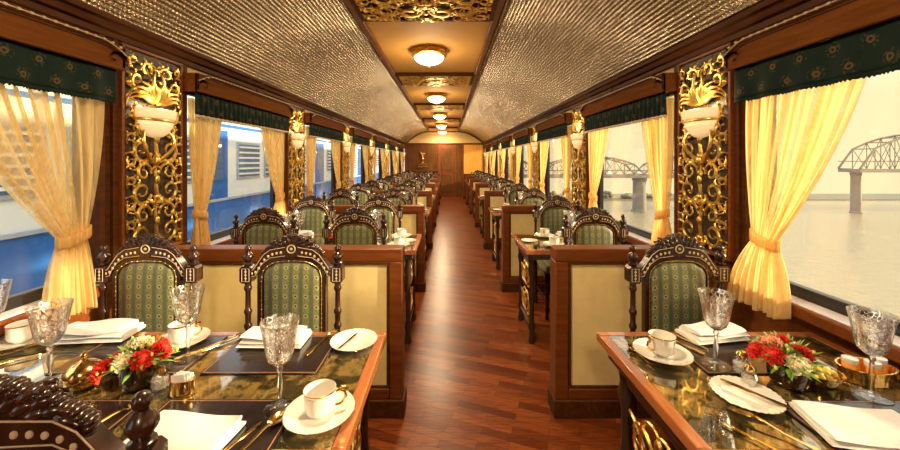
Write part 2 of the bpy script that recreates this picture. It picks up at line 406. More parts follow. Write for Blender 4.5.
for side, xw, sg in (('left', XL, -1), ('right', XR, 1)):
    xo = xw + sg * .1
    mb = MB(); mb.box(xw, xo, Y0, Y1, 0, Z_SILL)
    struct('wall_' + side, mb, M['frame'])
    mb = MB(); mb.box(xw, xo, Y0, Y1, Z_HEAD, 2.2); struct('wall_' + side + '_frieze', mb, M['frieze'])
    # cornice
    out = [(xw, 2.20), (xw, 2.07), (xw - sg * .03, 2.07), (xw - sg * .035, 2.095), (xw - sg * .06, 2.10), (xw - sg * .075, 2.125), (xw - sg * .10, 2.13), (xw - sg * .10, 2.155), (xw - sg * .05, 2.20)]
    mb = MB(); mb.prism(out, Y0, Y1, 'y'); struct('trim_cornice_' + side, mb, M['trim'], 0, 25)
    struct('baseboard_' + side, MB().box(xw, xw - sg * .02, Y0, Y1, 0, .13), M['frame'], .004)
    for i, yp in enumerate(PIERS):
        mb = MB(); a, b_ = max(Y0, yp - PH), min(Y1, yp + PF)
        mb.box(xw, xo, a, b_, Z_SILL, Z_HEAD)
        # raised stiles and rails framing the carved panel
        if yp > 0:
            xi = xw - sg * .022
            for (u, v) in ((a, a + .03), (yp - .275, yp - .245), (yp + .195, b_)): mb.box(xw, xi, u, v, Z_SILL, 2.07)
            mb.box(xw, xw - sg * .015, a + .05, b_ - .05, 2.03, 2.07)
            mb.box(xw, xw - sg * .004, a + .05, b_ - .05, Z_SILL, 2.03)
        struct('trim_pier_%s_%d' % (side, i + 1), mb, M['trim'], .005)
    for i in range(len(PIERS) - 1):
        a, b_ = PIERS[i] + PF, PIERS[i + 1] - PH
        xm = xw + sg * .065
        mb = MB()
        for (y0, y1, z0, z1) in ((a, b_, Z_SILL, Z_SILL + .055), (a, b_, Z_HEAD - .03, Z_HEAD), (a, a + .03, Z_SILL, Z_HEAD), (b_ - .03, b_, Z_SILL, Z_HEAD)):
            mb.box(xm - .018, xm + .018, y0, y1, z0, z1)
        w = struct('window_%d' % (i + 1 + (0 if side == 'left' else 8)), mb, M['black'], .004)
        obj('pane', MB().box(xm - .003, xm + .003, a + .02, b_ - .02, Z_SILL + .02, Z_HEAD - .02), M['pane'], w)
        obj('window_ledge', MB().box(xm - sg * .02, xw - sg * .03, a, b_, Z_SILL - .004, Z_SILL + .008), M['sill'], w, .003)
        obj('sill_nosing', MB().box(xw - sg * .028, xw - sg * .055, a - .1, b_ + .1, Z_SILL - .045, Z_SILL + .006), M['frame'], w, .008)
# back wall behind the camera and far wall
struct('wall_back', MB().box(XL, XR, Y0 - .1, Y0, 0, 2.7), M['farwood'])
fw = MB(); fw.box(XL, XR, Y1, Y1 + .1, 0, 2.13); struct('wall_far', fw, M['farwood'])
fa = MB(); pts = [(XL, 2.13)] + AR + [(XR, 2.13)]; fa.prism([(p[0], p[1] + (.03 if 0 < i < len(pts) - 1 else 0)) for i, p in enumerate(pts)], Y1, Y1 + .1, 'y'); struct('wall_far_arch', fa, M['archcream'])
mb = MB(); mb.box(XL, XR, Y1 - .03, Y1, 2.10, 2.15); struct('trim_far_rail', mb, M['frame'], .004)
mb = MB(); mb.tube([(p[0], Y1 - .02, p[1] - .02) for p in AR], .022, 6); struct('trim_far_arch', mb, M['frame'])
mb = MB()
for x in (-1.66, -.36, .30, .62, 1.44): mb.box(x - .03, x + .03, Y1 - .03, Y1, 0, 2.1)
mb.box(-1.66, -.36, Y1 - .03, Y1, 1.02, 1.08)
struct('trim_far_posts', mb, M['frame'], .004)
d1 = struct('door_1', MB().box(-.33, .27, Y1 - .025, Y1, .0, 2.08), M['frame'], .004)
mb = MB()
for (z0, z1) in ((.15, .9), (1.05, 1.95)): mb.box(-.25, .19, Y1 - .035, Y1 - .02, z0, z1)
obj('door_panel', mb, M['farwood'], d1, .008)
obj('door_handle', MB().tube([(-.22, Y1 - .03, 1.0), (-.22, Y1 - .08, 1.0), (-.12, Y1 - .08, 1.0)], .01, 8), M['goldware'], d1)
d2 = struct('door_2', MB().box(.33, .59, Y1 - .02, Y1, 0, 2.08), M['farwood'], .004)
struct('wall_far_panel', MB().box(.65, 1.41, Y1 - .02, Y1, 0, 2.08), M['amberwood'], .004)
# gilded emblem on the far wall
mb = MB()
for s in (-1, 1):
    mb.tube([(-.98 + s * (.02 + .09 * t - .06 * math.sin(t * 3)), 0, 1.35 + .45 * t) for t in [k / 10 for k in range(11)]], [.016] * 11, 6)
    mb.tube([(-.98 + s * .12 * t, 0, 1.32 + .05 * math.sin(t * 6)) for t in [k / 8 for k in range(9)]], .014, 6)
mb.box(-1.18, -.78, -.01, .01, 1.2, 1.23); mb.box(-.99, -.97, -.008, .008, 1.2, 1.8); mb.ell((-.98, 0, 1.5), (.035, .02, .05))
mb.xf(Matrix.Translation((.98, 0, -1.2)))
em = obj('wall_emblem', mb, M['goldware']); em.location = (-.98, Y1 - .05, 1.2); tag(em, 'gilded emblem mounted on the brown panelled end wall left of the door', 'emblem')

# ------------------------------------------------------------------ scroll carving helper
def scroll(mb, p, ang, L, k0, k1, r0, r1=.3, n=18, y=0, mir=True, pw=1.6, flat=.8, yb=.0, seg=6):
    x, z = p; a = ang; pts = []; rad = []
    ds = L / n
    for i in range(n + 1):
        t = i / n
        pts.append((x, y - yb * math.sin(PI * t), z)); rad.append(r0 * (math.sin(PI * min(1, t * 1.15 + .12)) ** .6 * .8 + .2) * (1 - (1 - r1) * t) if t < 1 else r0 * .5)
        k = k0 + (k1 - k0) * t ** pw
        a += k * ds; x += math.cos(a) * ds; z += math.sin(a) * ds
    rad = [max(r, r0 * .22) for r in rad]; rad[-1] = r0 * .55; rad[-2] = r0 * .6
    mb.tube(pts, rad, seg, flat)
    if mir: mb.tube([(-q[0], q[1], q[2]) for q in pts], rad, seg, flat)
    return pts
def spiral(mb, c, R0, R1, a0, sweep, r0, leaves=5, ll=.055, mir=True, sq=1.0, yd=.012, n=30):
    pts = []; rad = []
    for i in range(n + 1):
        t = i / n; Rr = R0 + (R1 - R0) * t ** .8; a = R(a0 + sweep * t)
        pts.append((c[0] + Rr * math.cos(a) * sq, -yd * math.sin(PI * t), c[1] + Rr * math.sin(a))); rad.append(r0 * (.45 + .55 * math.sin(PI * min(1, t + .15))) * (1 - .45 * t))
    rad[-1] = rad[-2] = r0 * .75
    mb.tube(pts, rad, 6, .85)
    if mir: mb.tube([(-x, y, z) for x, y, z in pts], rad, 6, .85)
    sg = 1 if sweep > 0 else -1
    for k in range(leaves):
        t = .04 + .5 * k / leaves; i = int(t * n); a = R(a0 + sweep * t)
        p = pts[i]
        scroll(mb, (p[0], p[2]), a + sg * R(62), ll * (1 - .3 * t), -sg * 12, -sg * 46, r0 * .85, .3, 8, mir=mir, yb=.012, pw=1)
def carved_panel_mesh():
    mb = MB()
    for i, z0 in enumerate((.0, .235, .47)):
        spiral(mb, (.098, z0 + .085), .075, .014, -165, 500, .0125, 6, .06)
        spiral(mb, (.088, z0 + .195), .062, .012, 190, -470, .0115, 5, .055)
        spiral(mb, (.165, z0 + .145), .034, .008, -60, 420, .009, 3, .04)
        spiral(mb, (.165, z0 + .02), .03, .008, 60, -420, .009, 3, .04)
        mb.tube([(0, 0, z0), (.006, -.006, z0 + .05), (-.004, -.008, z0 + .12), (0, 0, z0 + .235)], [.008, .012, .01, .008], 6)
        for s in (-1, 1): mb.tube([(0, 0, z0 + .03), (s * .03, -.01, z0 + .02), (s * .06, -.012, z0 + .035)], [.012, .011, .006], 6)
        mb.ell((0, -.012, z0 + .15), (.017, .014, .03), 8, 6); mb.ell((0, -.01, z0 + .05), (.02, .013, .018), 8, 6)
    spiral(mb, (.12, .76), .055, .012, -150, 450, .012, 5, .06)
    spiral(mb, (.06, .73), .04, .010, 200, -430, .011, 3, .05)
    for a, L, k in ((89, .19, -4), (74, .22, -9), (58, .25, -10), (42, .25, -9), (24, .22, -6), (8, .20, 4), (66, .26, 6), (46, .2, 14), (80, .17, 14), (30, .19, 13)):
        scroll(mb, (.012, .82), R(a), L, k * .3, k * 2.2, .0145, .35, 16, yb=.024, pw=1.2)
    spiral(mb, (.13, .93), .05, .011, -140, 440, .0125, 5, .055)
    spiral(mb, (.07, 1.0), .045, .010, 200, -440, .0115, 5, .05)
    spiral(mb, (.155, 1.03), .03, .008, -90, 400, .010, 3, .04)
    mb.v = [(max(-.196, min(.196, x)), y, max(.0, min(1.085, z))) for x, y, z in mb.v]
    return mb
pm = carved_panel_mesh()
cp = thing('carved_panel', '', 'carved panel', group='gilded scrollwork panels on the window piers')
obj('backing', MB().box(-.2, .2, .012, .022, -.01, 1.09), M['backing'], cp)
obj('scrollwork', pm, M['gold'], cp, 0, 50)
mb = MB()
for x0, x1, z0, z1 in ((-.215, -.198, -.02, 1.10), (.198, .215, -.02, 1.10), (-.215, .215, -.03, -.01), (-.215, .215, 1.09, 1.108)): mb.box(x0, x1, -.005, .02, z0, z1)
obj('frame', mb, M['frame'], cp, .003)

# sconce: half bowl of glass in a gilt band, on a gilt bracket
sc = thing('wall_sconce', '', 'wall lamp', group='half-bowl wall sconces on the carved panels')
def halfbowl(prof, seg=20, thick=None):
    mb = MB(); vs = []; fs = []
    for r, z in prof:
        for k in range(seg + 1):
            a = PI + PI * k / seg; vs.append((r * math.cos(a), r * .55 * math.sin(a), z))
    w = seg + 1
    for i in range(len(prof) - 1):
        for k in range(seg): fs.append((i * w + k, i * w + k + 1, (i + 1) * w + k + 1, (i + 1) * w + k))
    return mb.add(vs, fs)
obj('glass_shade', halfbowl([(.002, 0), (.05, .008), (.085, .03), (.108, .065), (.117, .09)]), M['sconce_glass'], sc, 0, 60, solid=.004)
obj('shade_band', halfbowl([(.119, .09), (.125, .093), (.125, .102), (.119, .105)]), M['gold'], sc, 0, 60, solid=.003)
obj('glass_rim', halfbowl([(.119, .105), (.129, .115), (.139, .15), (.141, .157), (.136, .158), (.124, .118)]), M['sconce_glass'], sc, 0, 60, solid=.003)
mb = MB()
for s in (-1, 1):
    mb.tube([(s * (.02 + .09 * math.sin(t * 2.6)), .0 - .03 * math.sin(t * 3), -.14 + .2 * t) for t in [k / 12 for k in range(13)]], [.011 - .004 * k / 12 for k in range(13)], 6)
mb.ell((0, -.01, -.13), (.02, .02, .03)); obj('bracket', mb, M['gold'], sc)

for side, xw, sg in (('left', XL, -1), ('right', XR, 1)):
    n = 0
    for yp in PIERS:
        if yp < .5: continue
        rz = -PI / 2 if side == 'right' else PI / 2
        place(cp, (xw - sg * .035, yp - .03, .955), rz, 'gilded openwork scroll panel on the %s pier from the camera on the %s wall' % (ORD[n], side))
        place(sc, (xw - sg * .045, yp - .045, 1.58), rz, 'cream glass half-bowl sconce on the %s carved panel from the camera, %s wall' % (ORD[n], side))
        L = bpy.data.lights.new('sconce_light', 'POINT'); L.energy = 1.8; L.color = (1, .72, .38); L.shadow_soft_size = .03
        o = bpy.data.objects.new('sconce_light', L); COL.objects.link(o); o.location = (xw - sg * .10, yp - .045, 1.77)
        n += 1

# ------------------------------------------------------------------ pelmets, valances, curtains
L_OP = PITCH - 2 * PH
def pelmet(side, xw, sg, a, b_, idx):
    xi = xw - sg * .115
    r = thing('pelmet', 'carved wooden pelmet box above the %s window from the camera, %s wall' % (ORD[idx], side), 'pelmet', ((xw + xi) / 2, (a + b_) / 2, 1.895), 0, 'wooden pelmets over the windows')
    ox, oy = (xw + xi) / 2, (a + b_) / 2
    def loc(mb): return mb.xf(Matrix.Translation((-ox, -oy, -1.895)))
    mb = MB()
    mb.box(xi, xi + sg * .018, a, b_, 1.895, 2.01); mb.box(xi, xw, a, a + .018, 1.895, 2.01); mb.box(xi, xw, b_ - .018, b_, 1.895, 2.01); mb.box(xi, xw, a, b_, 2.005, 2.015)
    mb.box(xi - sg * .006, xi, a, b_, 1.895, 1.907)
    obj('pelmet_board', loc(mb), M['pelmet_wood'], r, .003)
    top = []
    N = 40
    for k in range(N + 1):
        t = k / N; y = a + .0 + (b_ - a) * t
        e = min(t, 1 - t) * (b_ - a)
        top.append((y, 2.015 - .05 * max(0, 1 - e / .13) ** 1.5))
    mb = MB(); mb.tube([(xi - sg * .006, y, z) for y, z in top], .012, 6, .6, (1, 0, 0)); mb.tube([(xi - sg * .004, y, z - .02) for y, z in top], .003, 6, 1, (1, 0, 0))
    tr = obj('curved_moulding', loc(mb), M['trim'], r)
    mb = MB(); mb.tube([(xi - sg * .013, y, z) for y, z in top], .0025, 5, 1, (1, 0, 0))
    for k in range(1, 34):
        t = k / 34; j = int(t * N); y, z = top[j]
        y = a + (b_ - a) * t
        mb.ell((xi - sg * .014, y, z), (.005, .009, .006), 6, 4)
    obj('bead_row', loc(mb), M['inlay'], tr)
    mb = MB()
    for s_ in (-1, 1):
        i0 = len(mb.v)
        scroll(mb, (.02, 0), R(-10), .2, 4, 45, .011, .4, 14, mir=False); scroll(mb, (.0, .015), R(20), .12, -10, -60, .01, .4, 12, mir=False)
        ym = oy + s_ * .0
        mb.v[i0:] = [(xi - sg * .012 + y * .5, ym + s_ * x, 2.03 + z) for x, y, z in mb.v[i0:]]
    mb.ell((xi - sg * .014, oy, 2.04), (.012, .03, .022))
    obj('carved_crest', loc(mb), M['trim'], r)
    for s_, ye in ((1, a), (-1, b_)):
        mb = MB(); i0 = 0
        scroll(mb, (0.0, 0), R(60), .14, -14, -60, .009, .4, 12, mir=False)
        mb.v[i0:] = [(xi - sg * .012, ye + s_ * (.01 + x), 1.95 + z * .8) for x, y, z in mb.v[i0:]]
        obj('corner_scroll', loc(mb), M['trim'], r)
    # valance
    am, A = (0, .006) if idx == 0 else (.9, .009)
    xv = xi + sg * .03
    def fn(u, v):
        y = a + .02 + (b_ - a - .04) * u
        w = A * math.sin(u * 2 * PI * (26 if idx else 9)) * (.3 + v) + .002 * math.sin(u * 21)
        return (xv + w - ox, y - oy, 1.90 - .155 * v - 1.745)
    o = obj('valance', MB().grid(200, 8, fn), M['valance'], None, 0, 180, solid=.003)
    o.location = (ox, oy, 1.745)
    def fr(u, v): p = fn(u, 1); return (p[0] - sg * .004, p[1], p[2] + .004 - .018 * v + .004 * math.sin(u * 700) * v)
    obj('fringe', MB().grid(200, 1, fr), M['inlay'] if idx else M['valance'], o, 0, 180, solid=.002)
    tag(o, 'dark green patterned fabric valance hanging across the %s window from the camera, %s wall' % (ORD[idx], side), 'valance', 'green valances over the windows')

def curtain_mesh(yj, dirn, w_top, tie_in, tie_w, z_tie, bot_in, bot_w, xt, xb, sg, seed):
    rnd = random.Random(seed); ph = [rnd.uniform(0, 6.3) for _ in range(4)]
    zt, zb = 1.86, .785
    def fn(u, v):
        z = zt + (zb - zt) * v
        tv = (zt - z_tie) / (zt - zb)
        if v < tv:
            t = v / tv; e = t ** 1.7
            yi = 0.0 + tie_in * t ** 2; yo = w_top + (tie_in + tie_w - w_top) * (e * .55 + t * .45)
            A = .010 + .009 * (1 - t); sag = -.015 * math.sin(PI * t)
        else:
            t = (v - tv) / (1 - tv); e = 1 - (1 - t) ** 2
            yi = tie_in + (bot_in - tie_in) * e; yo = tie_in + tie_w + (bot_in + bot_w - tie_in - tie_w) * e
            A = .010 + .018 * e; sag = 0
        x = xt + (xb - xt) * v
        uu = u + .03 * math.sin(9 * u + ph[0]) + .012 * math.sin(23 * u + ph[3])
        x += A * (math.sin(uu * 2 * PI * 10 + ph[1]) + .5 * math.sin(uu * 2 * PI * 23 + ph[2] + v * 2)) * (1 if sg > 0 else -1)
        y = yj + dirn * (yi + (yo - yi) * u) + .003 * math.sin(uu * 60 + v * 5)
        if v > tv: z += .012 * math.sin(u * 2 * PI * 3 + ph[3]) * (v - tv) / (1 - tv)
        return (x, y, z + sag)
    return MB().grid(110, 44, fn)
def curtain(side, xw, sg, yj, dirn, idx, which, **k):
    p = dict(w_top=.42, tie_in=.05, tie_w=.10, z_tie=1.08, bot_in=.02, bot_w=.20); p.update(k)
    xt, xb = xw - sg * .040, xw - sg * (.095 if idx == 0 else .055)
    mb = curtain_mesh(yj, dirn, p['w_top'], p['tie_in'], p['tie_w'], p['z_tie'], p['bot_in'], p['bot_w'], xt, xb, sg, idx * 7 + (side == 'left') * 3 + (which == 'near'))
    r = thing('curtain', 'golden sheer curtain tied at the %s edge of the %s window, %s wall' % (which, ORD[idx], side), 'curtain', (xw - sg * .09, yj, .785), 0, 'sheer tied-back curtains')
    T = Matrix.Translation((-(xw - sg * .09), -yj, -.785))
    obj('drape', mb.xf(T), M['sheer'], r, 0, 180)
    yc = yj + dirn * (p['tie_in'] + p['tie_w'] / 2); a_ = p['tie_w'] / 2 + .012; xm = xt + (xb - xt) * .72
    def ft(u, v):
        th = 2 * PI * u; rr = 1 + .04 * math.sin(th * 12)
        return (xm + .034 * math.cos(th) * rr, yc + a_ * math.sin(th) * rr, p['z_tie'] - .02 + .05 * v + .018 * dirn * math.sin(th) * -1)
    obj('tieback', MB().grid(60, 3, ft, True).xf(T), M['sheer'], r, 0, 180, solid=.003)

for side, xw, sg in (('left', XL, -1), ('right', XR, 1)):
    for idx in range(7):
        i = idx + 1
        a, b_ = PIERS[i] + PF, PIERS[i + 1] - PH
        pelmet(side, xw, sg, a - .04, b_ + .04, idx)
        if idx == 0:
            curtain(side, xw, sg, b_ - .02, -1, 0, 'far', **(dict(w_top=.62, tie_in=.10, tie_w=.11, z_tie=1.11, bot_in=.08, bot_w=.19) if side == 'left' else dict(w_top=.52, tie_in=.07, tie_w=.11, z_tie=1.09, bot_in=-.03, bot_w=.28)))
        else:
            curtain(side, xw, sg, a - .02, 1, idx, 'near', w_top=.36, bot_w=.16)
            curtain(side, xw, sg, b_ + .0, -1, idx, 'far', w_top=.46)

# ------------------------------------------------------------------ ceiling ornaments and lamps
cpan = thing('ceiling_carved_panel', '', 'carved panel', group='gilded carved panels across the ceiling')
mb = MB(); mb.box(-.5, .5, -.30, .30, .02, .04); obj('backing', mb, M['backing'], cpan)
mb = MB()
for x0, x1, y0, y1 in ((-.53, .53, -.33, -.29), (-.53, .53, .29, .33), (-.53, -.49, -.3, .3), (.49, .53, -.3, .3)): mb.box(x0, x1, y0, y1, 0, .05)
obj('frame', mb, M['trim'], cpan, .006)
mb = MB()
def flat_add(fn, sy):
    t = MB(); fn(t); mb.add([(x, z * sy, .008 + y) for x, y, z in t.v], t.f)
for sy in (-1, 1):
    for c, R0, a0, sw, r in (((.12, .12), .10, 190, -480, .021), ((.29, .10), .09, -170, 470, .020), ((.42, .20), .07, 190, -440, .018), ((.24, .235), .06, -120, 430, .017), ((.42, .06), .055, 160, -420, .016), ((.06, .25), .05, -20, 420, .016), ((.36, .27), .04, 100, 400, .014), ((.02, .06), .05, 90, -380, .015)):
        flat_add(lambda t: spiral(t, c, R0, .014, a0, sw, r, 6, .09, True, 1, .02, 26), sy)
mb.v = [(max(-.49, min(.49, x)), max(-.29, min(.29, y)), z) for x, y, z in mb.v]
mb.ell((0, 0, .005), (.05, .05, .025)); obj('scrollwork', mb, M['gold'], cpan, 0, 50)
CX = -.165
for k, y in enumerate((2.63, 5.15, 7.72, 10.3, 12.9)):
    place(cpan, (CX, y, 2.58), 0, 'gilded carved panel set across the ceiling, %s from the camera' % ORD[k])
lamp = thing('ceiling_lamp', '', 'ceiling lamp', group='glass bowl lamps along the ceiling')
mb = MB(); mb.lathe([(.02, .13), (.17, .13), (.175, .115), (.16, .10), (.165, .085), (.185, .08), (.19, .065), (.165, .055)], 36, rip=lambda a, z: 1 + .03 * math.sin(a * 12)); gb = obj('gilt_mount', mb, M['gold'], lamp, 0, 50)
mb = MB()
for k in range(8):
    a = 2 * PI * k / 8; i0 = len(mb.v)
    scroll(mb, (0, 0), R(20), .14, 10, 60, .012, .5, 12, mir=False)
    mb.v[i0:] = [tuple(Matrix.Rotation(a, 3, 'Z') @ Vector((.17 + y, x - .04, .08 + z * .6))) for x, y, z in mb.v[i0:]]
obj('scroll_ring', mb, M['gold'], gb)
prof = [(.158 * math.cos(t * PI / 2 / 10), .06 - .085 * math.sin(t * PI / 2 / 10)) for t in range(11)]
obj('glass_bowl', MB().lathe(prof, 32), M['lamp_glass'], lamp, 0, 60)
obj('finial', MB().lathe([(.001, -.05), (.008, -.045), (.01, -.035), (.005, -.03), (.012, -.024)], 12), M['gold'], lamp)
LAMPY = (-1.2, 1.3, 3.85, 6.4, 8.95, 11.5, 13.9)
n = 0
for k, y in enumerate(LAMPY):
    if k >= 1:
        place(lamp, (CX - .03, y, 2.49), 0, ('lit glass bowl lamp on the ceiling, %s from the camera' % ORD[k - 2]) if k > 1 else 'lit glass bowl lamp on the ceiling directly above the nearest tables')
    L = bpy.data.lights.new('lamp_light', 'AREA'); L.shape = 'DISK'; L.size = .3; L.energy = 36; L.color = (1, .77, .47)
    o = bpy.data.objects.new('lamp_light', L); COL.objects.link(o); o.location = (CX - .03, y, 2.43)
    L = bpy.data.lights.new('lamp_glow', 'POINT'); L.energy = 15; L.color = (1, .77, .47); L.shadow_soft_size = .12
    o = bpy.data.objects.new('lamp_glow', L); COL.objects.link(o); o.location = (CX - .03, y, 2.30)

# ------------------------------------------------------------------ partitions
def partition(side, k):
    y = 2.05 + PITCH * k; t = .11
    x0, x1 = (XL, -.255) if side == 'left' else (.61, XR)
    r = thing('partition', 'low wood-framed partition with cream panel, %s from the camera on the %s of the aisle' % (ORD[k], side), 'partition', ((x0 + x1) / 2, y + t / 2, 0), 0, 'low partitions between the booths')
    T = Matrix.Translation((-(x0 + x1) / 2, -y - t / 2, 0))
    mb = MB(); s = .075
    mb.box(x0, x1, y, y + t, .875, .95); mb.box(x0, x0 + s, y, y + t, .1, .875); mb.box(x1 - s, x1, y, y + t, .1, .875); mb.box(x0 + s, x1 - s, y, y + t, .1, .16)
    obj('frame', mb.xf(T), M['frame'], r, .006)
    obj('cream_panel', MB().box(x0 + s, x1 - s, y + .012, y + t - .012, .16, .875).xf(T), M['cream'], r)
    mb = MB(); q = .006
    for yy in (y + .008, y + t - .008):
        for (u, v, z0, z1) in ((x0 + s, x1 - s, .86, .875), (x0 + s, x1 - s, .16, .175), (x0 + s, x0 + s + .015, .175, .86), (x1 - s - .015, x1 - s, .175, .86)): mb.box(u, v, yy - q, yy + q, z0, z1)
    obj('panel_beading', mb.xf(T), M['trim'], r, .003)
    e0, e1 = (0, .012) if side == 'left' else (.012, 0)
    obj('plinth', MB().box(x0 - e0, x1 + e1, y - .012, y + t + .012, 0, .10).xf(T), M['trim'], r, .006)
for side in ('left', 'right'):
    for k in range(7): partition(side, k)

# ------------------------------------------------------------------ tables
def make_table(w, xa, sgn):                      # local origin centre; aisle end at x = sgn*w/2
    r = thing('dining_table', '', 'table')
    hd = .315; e = .035
    mb = MB(); z0, z1 = TZ - .035, TZ
    mb.box(-w / 2, w / 2, -hd, -hd + e, z0, z1); mb.box(-w / 2, w / 2, hd - e, hd, z0, z1)
    mb.box(-w / 2, -w / 2 + e, -hd + e, hd - e, z0, z1); mb.box(w / 2 - e, w / 2, -hd + e, hd - e, z0, z1)
    obj('table_edge', mb, M['table_edge'], r, .004)
    obj('tabletop', MB().box(-w / 2 + e, w / 2 - e, -hd + e, hd - e, z0, z1 - .0015), M['marble'], r)
    obj('apron', MB().box(-w / 2 + .03, w / 2 - .03, -hd + .04, hd - .04, TZ - .085, TZ - .036), M['black_wood'], r, .004)
    xe = sgn * (w / 2 - .07); xf_ = -sgn * (w / 2 - .12)
    prof = [(.024, .0), (.03, .02), (.022, .05), (.018, .09), (.028, .13), (.02, .17), (.018, .3), (.025, .36), (.018, .40), (.018, .52), (.03, .58), (.022, .62), (.028, .67)]
    for s in (-1, 1): obj('leg', MB().lathe(prof, 14, (xe, s * .21, .0)), M['black_wood'], r, 0, 50)
    xw_ = -sgn * w / 2
    obj('wall_bracket', MB().prism([(xw_, TZ - .085), (xw_, TZ - .22), (xw_ + sgn * .02, TZ - .22), (xw_ + sgn * .12, TZ - .10), (xw_ + sgn * .12, TZ - .085)], -.02, .02), M['black_wood'], r, .003)
    mb = MB()
    for z in (.12, .62): obj('end_rail', MB().box(xe - .012, xe + .012, -.2, .2, z, z + .03), M['black_wood'], r, .003)
    mb = MB()
    for z0_ in (.03, .28):
        scroll(mb, (.01, z0_), R(15), .46, 6, 30, .013, .5, 20); scroll(mb, (.01, z0_ + .06), R(75), .3, -6, -40, .012, .5, 18); scroll(mb, (.07, z0_), R(-5), .24, 10, 44, .011, .5, 16); scroll(mb, (.12, z0_ + .1), R(60), .22, -8, -44, .01, .5, 14)
        mb.ell((0, 0, z0_ + .15), (.02, .012, .03))
    mb.v = [(xe + y, max(-.185, min(.185, x)), .15 + max(0, min(.47, z * .9))) for x, y, z in mb.v]
    obj('carved_end_panel', mb, M['gold'], r, 0, 50)
    return r
TL = make_table(1.42, 0, 1); TR = make_table(.86, 0, -1)
TLX, TRX = -.245 - .71, .60 + .43
def ty(k): return 1.15 + PITCH * k
for k in range(7):
    place(TL, (TLX, ty(k), 0), 0, 'long wood-edged table with dark marbled top, %s from the camera left of the aisle' % ORD[k], group='dining tables left of the aisle')
    place(TR, (TRX, ty(k), 0), 0, 'short wood-edged table with dark marbled top, %s from the camera right of the aisle' % ORD[k], group='dining tables right of the aisle')

